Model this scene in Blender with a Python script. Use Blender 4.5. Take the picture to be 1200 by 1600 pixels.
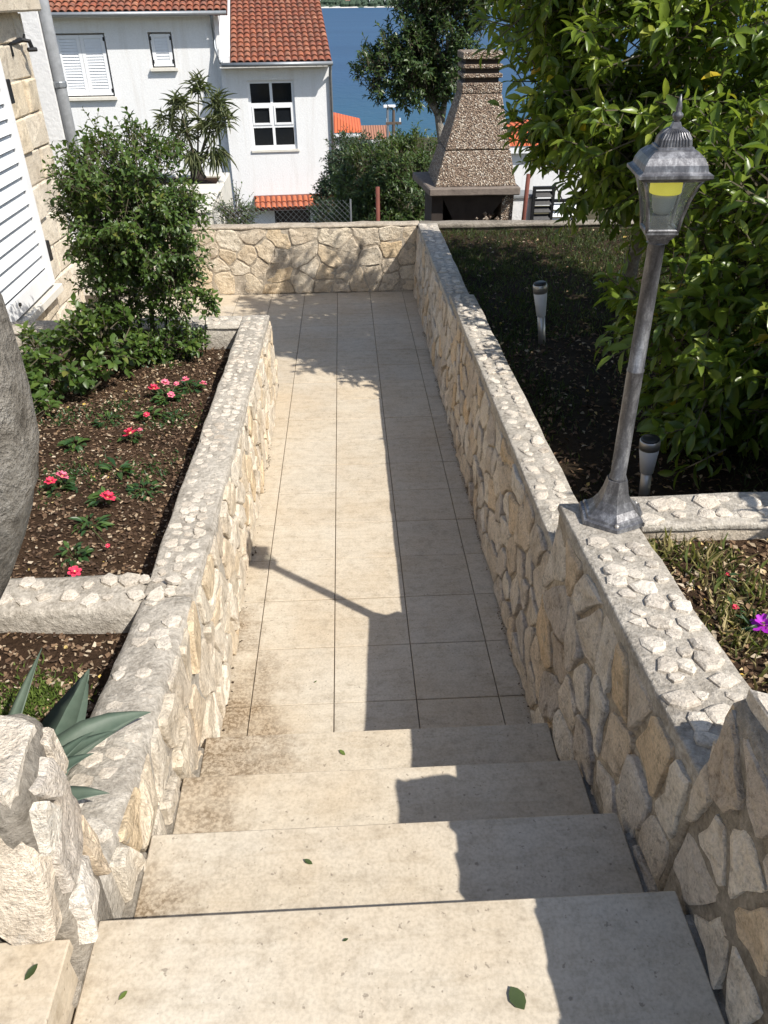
import bpy, bmesh, math, random
import numpy as np
from mathutils import Vector, Matrix, Euler, noise

for o in list(bpy.data.objects):
    bpy.data.objects.remove(o, do_unlink=True)
scene = bpy.context.scene
COL = scene.collection
R = math.radians

# ------------------------------------------------------------------ camera
CH = 2.268                                   # lens height above the paving datum
cam_d = bpy.data.cameras.new('camera')
cam = bpy.data.objects.new('camera', cam_d)
COL.objects.link(cam)
PITCH, YAW, ROLL = R(33.898), R(2.519), R(-0.506)
_f = Vector((math.sin(YAW) * math.cos(PITCH), math.cos(YAW) * math.cos(PITCH), -math.sin(PITCH)))
_r = Vector((math.cos(YAW), -math.sin(YAW), 0))
_u = _r.cross(_f)
_r, _u = math.cos(ROLL) * _r + math.sin(ROLL) * _u, math.cos(ROLL) * _u - math.sin(ROLL) * _r
cam.matrix_world = Matrix(((_r.x, _u.x, -_f.x, 0), (_r.y, _u.y, -_f.y, 0), (_r.z, _u.z, -_f.z, CH), (0, 0, 0, 1)))
cam_d.sensor_fit = 'VERTICAL'
cam_d.sensor_height = 36.0
cam_d.lens = 1202.5 / 1600 * 36
cam_d.clip_start = 0.05
cam_d.clip_end = 9000
scene.camera = cam

# ------------------------------------------------------------------ light
SUN = Vector((0.67, -0.58, 1.0)).normalized()      # towards the sun
sun_d = bpy.data.lights.new('sun', 'SUN')
sun_d.energy = 4.8
sun_d.angle = R(0.55)
sun_d.color = (1.0, 0.945, 0.86)
sun = bpy.data.objects.new('sun', sun_d)
COL.objects.link(sun)
sun.rotation_euler = (-SUN).to_track_quat('-Z', 'Y').to_euler()
sun.location = (6, -5, 9)
world = bpy.data.worlds.new('World')
scene.world = world
world.use_nodes = True
_nt = world.node_tree
_sky = _nt.nodes.new('ShaderNodeTexSky')
_sky.sky_type = 'NISHITA'
_sky.sun_disc = False
_sky.sun_elevation = math.asin(SUN.z)
_sky.sun_rotation = math.atan2(SUN.x, SUN.y)
_bg = _nt.nodes['Background']
_nt.links.new(_sky.outputs[0], _bg.inputs[0])
_bg.inputs[1].default_value = 0.118
scene.view_settings.view_transform = 'Standard'
scene.view_settings.look = 'None'
scene.view_settings.gamma = 1.0
scene.view_settings.exposure = 0.40
scene.view_settings.use_curve_mapping = False
scene.cycles.max_bounces = 6
scene.cycles.transparent_max_bounces = 10


# ------------------------------------------------------------------ helpers
def wm(o):
    m = o.matrix_basis.copy()
    if o.parent:
        return wm(o.parent) @ o.matrix_parent_inverse @ m
    return m


def attach(o, parent, local=False):
    if parent is not None:
        o.parent = parent
        o.matrix_parent_inverse = Matrix() if local else wm(parent).inverted()
    return o


def tag(o, label=None, cat=None, group=None, kind=None):
    if label: o['label'] = label
    if cat: o['category'] = cat
    if group: o['group'] = group
    if kind: o['kind'] = kind
    return o


def thing(name, loc, label, cat, group=None, rz=0.0):
    o = bpy.data.objects.new(name, None)
    o.empty_display_size = 0.1
    COL.objects.link(o)
    o.location = loc
    o.rotation_euler = (0, 0, rz)
    return tag(o, label, cat, group)


def mesh_of(name, verts, faces, mat=None, smooth=False):
    me = bpy.data.meshes.new(name)
    me.from_pydata([tuple(v) for v in verts], [], [tuple(f) for f in faces])
    if mat: me.materials.append(mat)
    if smooth:
        me.polygons.foreach_set('use_smooth', [True] * len(me.polygons))
    me.update()
    return me


def put(name, me, parent=None, matrix=None, local=False):
    o = bpy.data.objects.new(name, me)
    COL.objects.link(o)
    if matrix is not None:
        o.matrix_basis = matrix
    return attach(o, parent, local)


def mo(name, verts, faces, mat, parent=None, smooth=False, local=False):
    return put(name, mesh_of(name, verts, faces, mat, smooth), parent, None, local)


BOXF = [(0, 3, 2, 1), (4, 5, 6, 7), (0, 1, 5, 4), (1, 2, 6, 5), (2, 3, 7, 6), (3, 0, 4, 7)]


def boxv(x0, x1, y0, y1, z0, z1):
    return [(x0, y0, z0), (x1, y0, z0), (x1, y1, z0), (x0, y1, z0), (x0, y0, z1), (x1, y0, z1), (x1, y1, z1), (x0, y1, z1)]


def hexa(name, v8, mat, parent=None, bevel=0.0, cut=0.0, rough=0.0, local=False, smooth=False, seed=0, seg=1):
    """solid with eight corners, edges bevelled, faces cut and roughened"""
    bm = bmesh.new()
    vs = [bm.verts.new(v) for v in v8]
    for f in BOXF:
        bm.faces.new([vs[i] for i in f])
    bmesh.ops.recalc_face_normals(bm, faces=bm.faces)
    if bevel:
        bmesh.ops.bevel(bm, geom=list(bm.edges), offset=bevel, segments=seg, affect='EDGES', profile=0.5)
    if cut:
        for _ in range(5):
            es = [e for e in bm.edges if e.calc_length() > cut * 1.5]
            if not es: break
            bmesh.ops.subdivide_edges(bm, edges=es, cuts=1, use_grid_fill=True)
    if rough:
        bm.normal_update()
        off = Vector((seed * 7.3, seed * 3.1, 0))
        mv = []
        for v in bm.verts:
            n1 = noise.noise(v.co * 5 + off)
            n2 = noise.noise(v.co * 17 + off)
            mv.append(v.normal * rough * (n1 + 0.6 * n2))
        for v, d in zip(bm.verts, mv):
            v.co += d
    me = bpy.data.meshes.new(name)
    bm.to_mesh(me)
    bm.free()
    me.materials.append(mat)
    if smooth:
        me.polygons.foreach_set('use_smooth', [True] * len(me.polygons))
    return put(name, me, parent, None, local)


def box(name, x0, x1, y0, y1, z0, z1, mat, parent=None, bevel=0.0, **k):
    return hexa(name, boxv(x0, x1, y0, y1, z0, z1), mat, parent, bevel, **k)


def lathe(prof, n=16, rot=0.0, cx=0, cy=0, cap=True):
    vs, fs = [], []
    for r, z in prof:
        for i in range(n):
            a = rot + 2 * math.pi * i / n
            vs.append((cx + r * math.cos(a), cy + r * math.sin(a), z))
    for k in range(len(prof) - 1):
        for i in range(n):
            j = (i + 1) % n
            fs.append((k * n + i, k * n + j, (k + 1) * n + j, (k + 1) * n + i))
    if cap:
        fs.append(tuple(range(n - 1, -1, -1)))
        fs.append(tuple((len(prof) - 1) * n + i for i in range(n)))
    return vs, fs


def tube(pts, rad, n=6, vs=None, fs=None, cap=True):
    """tube along points with a radius for each, added to vs / fs"""
    if vs is None: vs, fs = [], []
    pts = [Vector(p) for p in pts]
    if not hasattr(rad, '__len__'): rad = [rad] * len(pts)
    b0 = len(vs)
    ref = Vector((0.31, 0.22, 0.92))
    for i, p in enumerate(pts):
        t = (pts[min(i + 1, len(pts) - 1)] - pts[max(i - 1, 0)])
        if t.length < 1e-9: t = Vector((0, 0, 1))
        t.normalize()
        if abs(t.dot(ref)) > 0.95: ref = Vector((0.9, 0.3, 0.1))
        a = t.cross(ref).normalized()
        b = t.cross(a)
        for k in range(n):
            q = 2 * math.pi * k / n
            vs.append(p + (a * math.cos(q) + b * math.sin(q)) * rad[i])
    for i in range(len(pts) - 1):
        for k in range(n):
            j = (k + 1) % n
            fs.append((b0 + i * n + k, b0 + i * n + j, b0 + (i + 1) * n + j, b0 + (i + 1) * n + k))
    if cap:
        fs.append(tuple(b0 + k for k in range(n - 1, -1, -1)))
        fs.append(tuple(b0 + (len(pts) - 1) * n + k for k in range(n)))
    return vs, fs


# ------------------------------------------------------------------ materials
class NB:
    def __init__(s, name):
        s.m = bpy.data.materials.new(name)
        s.m.use_nodes = True
        s.t = s.m.node_tree
        s.t.nodes.clear()
        s.out = s.n('OutputMaterial')
        s.geo = s.n('NewGeometry')

    def n(s, typ, **k):
        nd = s.t.nodes.new('ShaderNode' + typ)
        for a, b in k.items(): setattr(nd, a, b)
        return nd

    def l(s, a, b): s.t.links.new(a, b)

    def val(s, sock, v):
        if isinstance(v, bpy.types.NodeSocket): s.l(v, sock)
        else: sock.default_value = v

    def pos(s, scale=(1, 1, 1)):
        m = s.n('Mapping')
        m.inputs['Scale'].default_value = scale
        s.l(s.geo.outputs['Position'], m.inputs['Vector'])
        return m.outputs[0]

    def noise(s, scale, detail=4, rough=0.6, vec=None, dist=0.0):
        q = s.n('TexNoise')
        q.inputs['Scale'].default_value = scale
        q.inputs['Detail'].default_value = detail
        q.inputs['Roughness'].default_value = rough
        q.inputs['Distortion'].default_value = dist
        s.l(vec if vec is not None else s.geo.outputs['Position'], q.inputs['Vector'])
        return q.outputs['Fac']

    def ramp(s, fac, stops, interp='LINEAR'):
        r = s.n('ValToRGB')
        r.color_ramp.interpolation = interp
        el = r.color_ramp.elements
        while len(el) < len(stops): el.new(0.5)
        for e, (p, c) in zip(el, stops):
            e.position = p
            e.color = (c[0], c[1], c[2], 1) if hasattr(c, '__len__') else (c, c, c, 1)
        s.l(fac, r.inputs[0])
        return r.outputs[0]

    def mix(s, fac, a, b, mode='MIX'):
        m = s.n('Mix', data_type='RGBA', blend_type=mode)
        s.val(m.inputs[0], fac)
        for i, v in ((6, a), (7, b)):
            if isinstance(v, tuple): v = (v[0], v[1], v[2], 1)
            s.val(m.inputs[i], v)
        return m.outputs[2]

    def math(s, op, a, b=0.0, clamp=False):
        m = s.n('Math', operation=op, use_clamp=clamp)
        s.val(m.inputs[0], a)
        s.val(m.inputs[1], b)
        return m.outputs[0]

    def rnd(s):
        return s.n('ObjectInfo').outputs['Random']

    def attr(s, name):
        return s.n('Attribute', attribute_name=name).outputs['Fac']

    def bump(s, h, strength, dist=0.01, normal=None):
        b = s.n('Bump')
        b.inputs['Strength'].default_value = strength
        b.inputs['Distance'].default_value = dist
        s.l(h, b.inputs['Height'])
        if normal is not None: s.l(normal, b.inputs['Normal'])
        return b.outputs[0]

    def bsdf(s, color, rough=0.8, metal=0.0, spec=0.4, normal=None, **k):
        p = s.n('BsdfPrincipled')
        if isinstance(color, tuple): color = (color[0], color[1], color[2], 1)
        s.val(p.inputs['Base Color'], color)
        s.val(p.inputs['Roughness'], rough)
        p.inputs['Metallic'].default_value = metal
        p.inputs['Specular IOR Level'].default_value = spec
        if normal is not None: s.l(normal, p.inputs['Normal'])
        for a, b in k.items(): p.inputs[a].default_value = b
        return p.outputs[0]

    def done(s, shader):
        s.l(shader, s.out.inputs['Surface'])
        return s.m


def m_stone(name, tones, grain=30.0, bump=0.7, streak=False, ochre=0.32):
    b = NB(name)
    rnd = b.rnd()
    base = b.ramp(rnd, [(i / (len(tones) - 1), t) for i, t in enumerate(tones)])
    vec = b.pos((1, 1, 0.45)) if streak else None
    n0 = b.noise(3.2, 4, 0.6)
    n1 = b.noise(11, 6, 0.68, vec, 0.6)
    n2 = b.noise(grain, 6, 0.75, vec)
    n3 = b.noise(grain * 4, 4, 0.7)
    c = b.mix(b.ramp(n0, [(0.50, 0.0), (0.75, ochre)]), base, (0.42, 0.26, 0.11))            # ochre staining
    c = b.mix(0.85, c, b.ramp(n1, [(0.28, (0.58, 0.55, 0.52)), (0.46, (1.0, 0.99, 0.98)), (0.7, (1.20, 1.20, 1.20))]), 'MULTIPLY')
    c = b.mix(0.75, c, b.ramp(n2, [(0.30, (0.42, 0.40, 0.38)), (0.46, (0.98, 0.97, 0.96)), (0.75, (1.2, 1.2, 1.2))]), 'MULTIPLY')
    c = b.mix(0.5, c, b.ramp(n3, [(0.3, (0.58, 0.57, 0.56)), (0.6, (1.16, 1.16, 1.16))]), 'MULTIPLY')
    lich = b.ramp(b.noise(17, 5, 0.75), [(0.60, 0.0), (0.70, 0.6)])
    c = b.mix(lich, c, (0.44, 0.42, 0.38))                                                # lichen
    h = b.math('ADD', b.math('MULTIPLY', n2, 0.55), b.math('MULTIPLY', n1, 1.0))
    h = b.math('ADD', h, b.math('MULTIPLY', n3, 0.15))
    return b.done(b.bsdf(c, 0.93, spec=0.15, normal=b.bump(h, bump, 0.05)))


def m_mortar(name, a, c2, bump=0.6):
    b = NB(name)
    n1 = b.noise(2.8, 6, 0.65)
    n2 = b.noise(70, 4, 0.75)
    n3 = b.noise(16, 6, 0.7)
    vo = b.n('TexVoronoi', feature='F1')
    vo.inputs['Scale'].default_value = 95
    b.l(b.geo.outputs['Position'], vo.inputs['Vector'])
    c = b.ramp(n1, [(0.3, c2), (0.6, a)])
    c = b.mix(0.8, c, b.ramp(n3, [(0.28, (0.5, 0.48, 0.45)), (0.5, (0.92, 0.91, 0.9)), (0.7, (1.12, 1.12, 1.12))]), 'MULTIPLY')
    c = b.mix(0.75, c, b.ramp(n2, [(0.28, (0.45, 0.44, 0.42)), (0.7, (1.18, 1.18, 1.18))]), 'MULTIPLY')
    sp = b.n('SeparateColor')
    b.l(vo.outputs['Color'], sp.inputs[0])
    c = b.mix(0.35, c, b.ramp(sp.outputs[0], [(0.0, (0.6, 0.58, 0.55)), (1.0, (1.2, 1.2, 1.2))]), 'MULTIPLY')
    h = b.math('ADD', b.math('MULTIPLY', n2, 0.45), n3)
    return b.done(b.bsdf(c, 0.96, spec=0.12, normal=b.bump(h, bump, 0.03)))


def m_limestone(name, dirt=True):
    """honed beige limestone with pits, mottling and brown stains on the damp side"""
    b = NB(name)
    rnd = b.rnd()
    base = b.ramp(rnd, [(0, (0.53, 0.47, 0.375)), (0.35, (0.59, 0.53, 0.43)), (0.7, (0.55, 0.495, 0.405)), (1, (0.60, 0.525, 0.41))])
    n1 = b.noise(2.6, 6, 0.62)
    n2 = b.noise(22, 5, 0.7)
    n3 = b.noise(120, 3, 0.6)
    c = b.mix(b.ramp(n1, [(0.38, 0.0), (0.72, 0.5)]), base, (0.46, 0.35, 0.22))
    c = b.mix(0.55, c, b.ramp(n2, [(0.28, (0.55, 0.52, 0.48)), (0.5, (0.93, 0.92, 0.91)), (0.75, (1.06, 1.06, 1.06))]), 'MULTIPLY')
    c = b.mix(0.35, c, b.ramp(n3, [(0.3, (0.5, 0.48, 0.46)), (0.6, (1.05, 1.05, 1.05))]), 'MULTIPLY')
    # pits
    pit = b.noise(75, 2, 0.5)
    pm = b.ramp(pit, [(0.68, 0.0), (0.74, 1.0)])
    c = b.mix(b.math('MULTIPLY', pm, 0.55), c, (0.13, 0.105, 0.08))
    if dirt:
        sp = b.n('SeparateXYZ')
        b.l(b.geo.outputs['Position'], sp.inputs[0])
        nx = b.noise(4.2, 5, 0.65)
        # algae and leaf stain that spreads out from the planter side
        e = b.math('SUBTRACT', b.math('MULTIPLY', nx, 1.15), b.math('MULTIPLY', b.math('ADD', sp.outputs['X'], 0.45), 0.95))
        yy = b.math('MULTIPLY', b.math('ABSOLUTE', b.math('SUBTRACT', sp.outputs['Y'], 1.75)), 0.30)
        e = b.math('SUBTRACT', e, yy)
        st = b.ramp(e, [(0.30, 0.0), (0.62, 1.0)])
        speck = b.ramp(b.noise(85, 3, 0.7), [(0.42, 0.1), (0.58, 1.0)])
        c = b.mix(b.math('MULTIPLY', b.math('MULTIPLY', st, speck), 0.85), c, (0.075, 0.062, 0.045))
        c = b.mix(b.math('MULTIPLY', st, 0.35), c, (0.30, 0.19, 0.09))
        blot = b.ramp(b.noise(1.7, 6, 0.7), [(0.60, 0.0), (0.74, 1.0)])
        c = b.mix(b.math('MULTIPLY', b.math('MULTIPLY', blot, speck), 0.35), c, (0.16, 0.13, 0.09))
    lam = b.noise(9, 6, 0.7, b.pos((0.5, 3.2, 1)), 0.4)
    c = b.mix(0.5, c, b.ramp(lam, [(0.33, (0.80, 0.77, 0.72)), (0.5, (1, 1, 1)), (0.68, (1.08, 1.08, 1.08))]), 'MULTIPLY')
    h = b.math('SUBTRACT', b.math('MULTIPLY', n2, 0.4), pm)
    return b.done(b.bsdf(c, b.ramp(n2, [(0.3, 0.62), (0.7, 0.8)]), spec=0.3, normal=b.bump(h, 0.16, 0.01)))


def m_plain(name, col, rough=0.7, metal=0.0, spec=0.4, var=0.25, scale=9, bump=0.1, rnd=0.0):
    b = NB(name)
    n1 = b.noise(scale, 5, 0.6)
    c = b.mix(var, (col[0], col[1], col[2]), b.ramp(n1, [(0.3, (0.45, 0.45, 0.45)), (0.7, (1.2, 1.2, 1.2))]), 'MULTIPLY')
    if rnd:
        c = b.mix(rnd, c, b.ramp(b.rnd(), [(0, (0.5, 0.5, 0.5)), (1, (1.4, 1.4, 1.4))]), 'MULTIPLY')
    nb = b.bump(b.noise(scale * 5, 4, 0.6), bump, 0.01) if bump else None
    return b.done(b.bsdf(c, rough, metal, spec, nb))


def m_leaf(name, stops, rough=0.38, trans=0.3, tcol=(0.30, 0.42, 0.05), spec=0.5, use='rnd'):
    b = NB(name)
    r = b.attr('rnd') if use == 'rnd' else b.rnd()
    c = b.ramp(r, stops)
    c = b.mix(0.35, c, b.ramp(b.noise(30, 3, 0.6), [(0.3, (0.6, 0.6, 0.6)), (0.7, (1.2, 1.2, 1.2))]), 'MULTIPLY')
    bs = b.bsdf(c, rough, spec=spec)
    tr = b.n('BsdfTranslucent')
    b.l(b.mix(0.55, c, tcol), tr.inputs['Color'])
    mx = b.n('MixShader')
    mx.inputs[0].default_value = trans
    b.l(bs, mx.inputs[1])
    b.l(tr.outputs[0], mx.inputs[2])
    return b.done(mx.outputs[0])


M = {}
M['stone'] = m_stone('wall_stone', [(0.52, 0.45, 0.37), (0.70, 0.63, 0.53), (0.76, 0.71, 0.62), (0.60, 0.53, 0.44), (0.70, 0.55, 0.37), (0.72, 0.66, 0.57), (0.54, 0.49, 0.43), (0.78, 0.73, 0.65)])
M['stone_pale'] = m_stone('planter_stone', [(0.60, 0.53, 0.42), (0.68, 0.62, 0.52), (0.58, 0.52, 0.43), (0.70, 0.64, 0.54), (0.63, 0.51, 0.35), (0.66, 0.60, 0.50)], streak=True)
M['stone_gold'] = m_stone('golden_stone', [(0.63, 0.53, 0.39), (0.70, 0.61, 0.48), (0.60, 0.52, 0.41), (0.72, 0.65, 0.53), (0.66, 0.53, 0.36)])
M['chip'] = m_stone('coping_stone', [(0.54, 0.49, 0.42), (0.66, 0.61, 0.53), (0.58, 0.53, 0.46), (0.70, 0.65, 0.57)], 45, 0.5, ochre=0.15)
M['block'] = m_stone('bush_hammered_block', [(0.64, 0.57, 0.46), (0.72, 0.66, 0.55), (0.68, 0.62, 0.52), (0.70, 0.60, 0.44)], 75, 0.5, ochre=0.15)
M['mortar'] = m_mortar('mortar_warm', (0.57, 0.505, 0.415), (0.41, 0.35, 0.275))
M['mortar_grey'] = m_mortar('mortar_grey', (0.58, 0.54, 0.475), (0.43, 0.395, 0.345))
M['mortar_dark'] = m_mortar('mortar_weathered', (0.38, 0.345, 0.295), (0.21, 0.19, 0.16))
M['mortar_tree_shade'] = m_mortar('mortar_tree_shade', (0.20, 0.175, 0.13), (0.085, 0.085, 0.05))  # back garden wall mortar, dense tree shade painted into its colour
M['lime'] = m_limestone('limestone')
M['lime_plain'] = m_limestone('limestone_clean', False)
M['grout'] = m_plain('grout', (0.17, 0.14, 0.105), 0.95)
def m_plaster():
    b = NB('white_plaster')
    st = b.noise(1.4, 5, 0.65, b.pos((3.0, 3.0, 0.22)))
    g = b.noise(24, 5, 0.7)
    c = b.mix(b.ramp(st, [(0.52, 0.0), (0.78, 0.5)]), (0.76, 0.765, 0.765), (0.56, 0.53, 0.49))
    c = b.mix(0.35, c, b.ramp(g, [(0.3, (0.78, 0.78, 0.78)), (0.6, (1.03, 1.03, 1.03))]), 'MULTIPLY')
    return b.done(b.bsdf(c, 0.92, spec=0.15, normal=b.bump(g, 0.4, 0.02)))


M['plaster'] = m_plaster()
M['white'] = m_plain('white_paint', (0.80, 0.81, 0.82), 0.45, var=0.08, bump=0.05)
M['white_lam'] = m_plain('white_slat', (0.78, 0.80, 0.82), 0.5, var=0.1, bump=0.05)
M['iron'] = m_plain('black_iron', (0.012, 0.012, 0.013), 0.5, var=0.4)
M['glass_dark'] = m_plain('window_glass', (0.012, 0.014, 0.017), 0.08, spec=0.6, var=0.3, bump=0.0)
M['zinc'] = m_plain('zinc', (0.30, 0.32, 0.34), 0.5, 0.6, var=0.3)
M['cement'] = m_plain('cement_grey', (0.24, 0.25, 0.26), 0.9, var=0.4, scale=14, bump=0.3)
M['rust'] = m_plain('rusty_paint', (0.16, 0.05, 0.035), 0.8, var=0.5)
M['steel'] = m_plain('brushed_steel', (0.55, 0.52, 0.48), 0.42, 0.75, var=0.2)
M['dark_plastic'] = m_plain('dark_plastic', (0.02, 0.02, 0.022), 0.4, var=0.2)
M['diffuser'] = m_plain('white_diffuser', (0.82, 0.83, 0.85), 0.5, var=0.05, bump=0)
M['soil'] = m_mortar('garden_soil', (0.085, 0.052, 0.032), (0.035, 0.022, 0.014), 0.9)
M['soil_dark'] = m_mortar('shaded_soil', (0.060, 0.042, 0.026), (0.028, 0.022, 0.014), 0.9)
M['timber'] = m_plain('weathered_timber', (0.13, 0.10, 0.08), 0.9, var=0.6, scale=20)
M['soot'] = m_plain('sooty_brick', (0.045, 0.035, 0.03), 0.95, var=0.6)
M['concrete_edge'] = m_plain('concrete_shelf', (0.20, 0.165, 0.14), 0.9, var=0.6, scale=16, bump=0.4)


def m_aggregate():
    b = NB('washed_aggregate')
    vo = b.n('TexVoronoi', feature='F1')
    vo.inputs['Scale'].default_value = 74
    b.l(b.geo.outputs['Position'], vo.inputs['Vector'])
    sp = b.n('SeparateColor')
    b.l(vo.outputs['Color'], sp.inputs[0])
    c = b.ramp(sp.outputs[0], [(0, (0.16, 0.10, 0.07)), (0.35, (0.34, 0.26, 0.19)), (0.6, (0.24, 0.17, 0.125)), (0.8, (0.55, 0.47, 0.37)), (1, (0.66, 0.61, 0.53))])
    d = vo.outputs['Distance']
    c = b.mix(b.ramp(d, [(0.45, 0.0), (0.7, 0.9)]), c, (0.10, 0.075, 0.06))
    return b.done(b.bsdf(c, 0.85, normal=b.bump(b.math('SUBTRACT', 1.0, d), 0.9, 0.02)))


M['aggregate'] = m_aggregate()


def m_roof():
    b = NB('terracotta')
    c = b.ramp(b.rnd(), [(0, (0.33, 0.095, 0.05)), (0.4, (0.42, 0.14, 0.07)), (0.75, (0.28, 0.11, 0.07)), (1, (0.48, 0.20, 0.11))])
    c = b.mix(b.ramp(b.noise(7, 5, 0.65), [(0.38, 0.0), (0.66, 0.85)]), c, (0.11, 0.065, 0.05))
    return b.done(b.bsdf(c, 0.85, normal=b.bump(b.noise(40, 4), 0.25, 0.01)))


M['sill_stone'] = m_plain('pale_sill', (0.68, 0.65, 0.58), 0.8, var=0.2)
M['roof'] = m_roof()
M['roof_new'] = m_plain('new_terracotta', (0.50, 0.145, 0.065), 0.8, var=0.4, scale=6, bump=0.1, rnd=0.35)


def m_farroof(name, col):
    b = NB(name)
    w = b.n('TexWave', wave_type='BANDS', bands_direction='X')
    w.inputs['Scale'].default_value = 1.3
    b.l(b.geo.outputs['Position'], w.inputs['Vector'])
    c = b.mix(0.5, col, b.ramp(w.outputs['Fac'], [(0, (0.5, 0.5, 0.5)), (1, (1.2, 1.2, 1.2))]), 'MULTIPLY')
    return b.done(b.bsdf(c, 0.85, normal=b.bump(w.outputs['Fac'], 0.6, 0.1)))


M['farroof'] = m_farroof('far_roof', (0.58, 0.13, 0.05))
M['farroof2'] = m_farroof('far_roof_brown', (0.34, 0.16, 0.10))


def m_bark():
    b = NB('grey_bark')
    v = b.pos((1, 1, 0.7))
    n1 = b.noise(12, 7, 0.72, v, 0.5)
    n2 = b.noise(55, 5, 0.7, v)
    c = b.ramp(n1, [(0.3, (0.16, 0.14, 0.115)), (0.5, (0.34, 0.31, 0.265)), (0.7, (0.50, 0.47, 0.42))])
    c = b.mix(0.6, c, b.ramp(n2, [(0.3, (0.5, 0.5, 0.5)), (0.65, (1.1, 1.1, 1.1))]), 'MULTIPLY')
    c = b.mix(b.ramp(b.noise(4, 4), [(0.55, 0.0), (0.65, 0.5)]), c, (0.58, 0.56, 0.51))
    return b.done(b.bsdf(c, 0.95, spec=0.15, normal=b.bump(b.math('ADD', n1, b.math('MULTIPLY', n2, 0.6)), 1.0, 0.06)))


M['bark'] = m_bark()
M['twig'] = m_plain('twig_bark', (0.10, 0.085, 0.055), 0.9, var=0.5)
M['twig_green'] = m_plain('green_stem', (0.07, 0.10, 0.03), 0.7, var=0.4)
CIT = [(0, (0.055, 0.100, 0.016)), (0.35, (0.110, 0.175, 0.024)), (0.68, (0.190, 0.260, 0.036)), (0.90, (0.30, 0.35, 0.055)), (0.985, (0.34, 0.36, 0.06)), (1.0, (0.55, 0.40, 0.03))]
M['citrus'] = m_leaf('citrus_leaf', CIT, 0.32, 0.40, (0.34, 0.46, 0.04))
M['citrus_big'] = m_leaf('citrus_leaf_near', CIT, 0.32, 0.40, (0.34, 0.46, 0.04), use='obj')
M['rose'] = m_leaf('rose_leaf', [(0, (0.032, 0.066, 0.014)), (0.5, (0.066, 0.120, 0.024)), (0.85, (0.115, 0.170, 0.034)), (1, (0.16, 0.17, 0.04))], 0.42, 0.25)
M['bay'] = m_leaf('bay_leaf', [(0, (0.028, 0.055, 0.018)), (0.6, (0.055, 0.095, 0.028)), (1, (0.12, 0.17, 0.05))], 0.38, 0.2, (0.2, 0.3, 0.05))
M['hedge'] = m_leaf('hedge_leaf', [(0, (0.028, 0.055, 0.016)), (0.5, (0.052, 0.092, 0.024)), (1, (0.11, 0.16, 0.04))], 0.45, 0.22)
M['pine'] = m_leaf('bluish_leaf', [(0, (0.02, 0.045, 0.022)), (1, (0.055, 0.095, 0.045))], 0.5, 0.15)
M['oleander'] = m_leaf('oleander_leaf', [(0, (0.075, 0.095, 0.045)), (0.6, (0.13, 0.155, 0.07)), (1, (0.22, 0.23, 0.12))], 0.5, 0.18)
M['bedplant'] = m_leaf('bedding_leaf', [(0, (0.018, 0.055, 0.018)), (0.6, (0.035, 0.085, 0.025)), (1, (0.08, 0.14, 0.03))], 0.4, 0.2)
M['grass'] = m_leaf('grass_blade', [(0, (0.06, 0.095, 0.02)), (0.3, (0.14, 0.16, 0.04)), (0.55, (0.32, 0.27, 0.11)), (1, (0.50, 0.41, 0.21))], 0.6, 0.25)
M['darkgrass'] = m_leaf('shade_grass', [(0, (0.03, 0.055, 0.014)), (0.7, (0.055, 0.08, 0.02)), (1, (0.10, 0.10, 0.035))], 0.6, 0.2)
M['moss'] = m_leaf('moss', [(0, (0.06, 0.10, 0.015)), (1, (0.13, 0.19, 0.03))], 0.7, 0.2)
M['litter'] = m_leaf('dry_litter', [(0, (0.10, 0.055, 0.03)), (0.4, (0.23, 0.14, 0.075)), (0.7, (0.36, 0.26, 0.15)), (0.92, (0.55, 0.46, 0.34)), (1, (0.62, 0.40, 0.08))], 0.8, 0.1, (0.4, 0.3, 0.1))
M['mulch'] = m_leaf('bark_mulch', [(0, (0.05, 0.028, 0.016)), (0.45, (0.12, 0.07, 0.04)), (0.72, (0.22, 0.14, 0.08)), (0.92, (0.40, 0.31, 0.21)), (0.985, (0.55, 0.47, 0.36)), (1, (0.60, 0.42, 0.06))], 0.85, 0.05, (0.3, 0.2, 0.1))
M['fallen'] = m_leaf('fallen_leaf', [(0, (0.03, 0.05, 0.015)), (1, (0.11, 0.16, 0.03))], 0.5, 0.1, use='obj')


def m_petal(name, a, c):
    b = NB(name)
    col = b.mix(b.noise(60, 3), a, c)
    bs = b.bsdf(col, 0.55, spec=0.3)
    tr = b.n('BsdfTranslucent')
    b.l(col, tr.inputs['Color'])
    mx = b.n('MixShader')
    mx.inputs[0].default_value = 0.25
    b.l(bs, mx.inputs[1]); b.l(tr.outputs[0], mx.inputs[2])
    return b.done(mx.outputs[0])


M['petal_red'] = m_petal('red_petal', (0.75, 0.03, 0.08), (0.85, 0.10, 0.20))
M['petal_pink'] = m_petal('pink_petal', (0.80, 0.08, 0.20), (0.90, 0.35, 0.45))
M['petal_purple'] = m_petal('purple_petal', (0.38, 0.02, 0.50), (0.55, 0.05, 0.62))
M['pollen'] = m_plain('pollen', (0.7, 0.55, 0.25), 0.8)


def m_agave():
    b = NB('agave_leaf')
    v = b.pos((1, 1, 1))
    c = b.ramp(b.noise(7, 5), [(0.3, (0.060, 0.092, 0.066)), (0.7, (0.120, 0.155, 0.115))])
    c = b.mix(0.3, c, b.ramp(b.noise(45, 4), [(0.3, (0.6, 0.6, 0.6)), (0.7, (1.15, 1.15, 1.15))]), 'MULTIPLY')
    return b.done(b.bsdf(c, 0.55, spec=0.35))


M['agave'] = m_agave()


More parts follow.
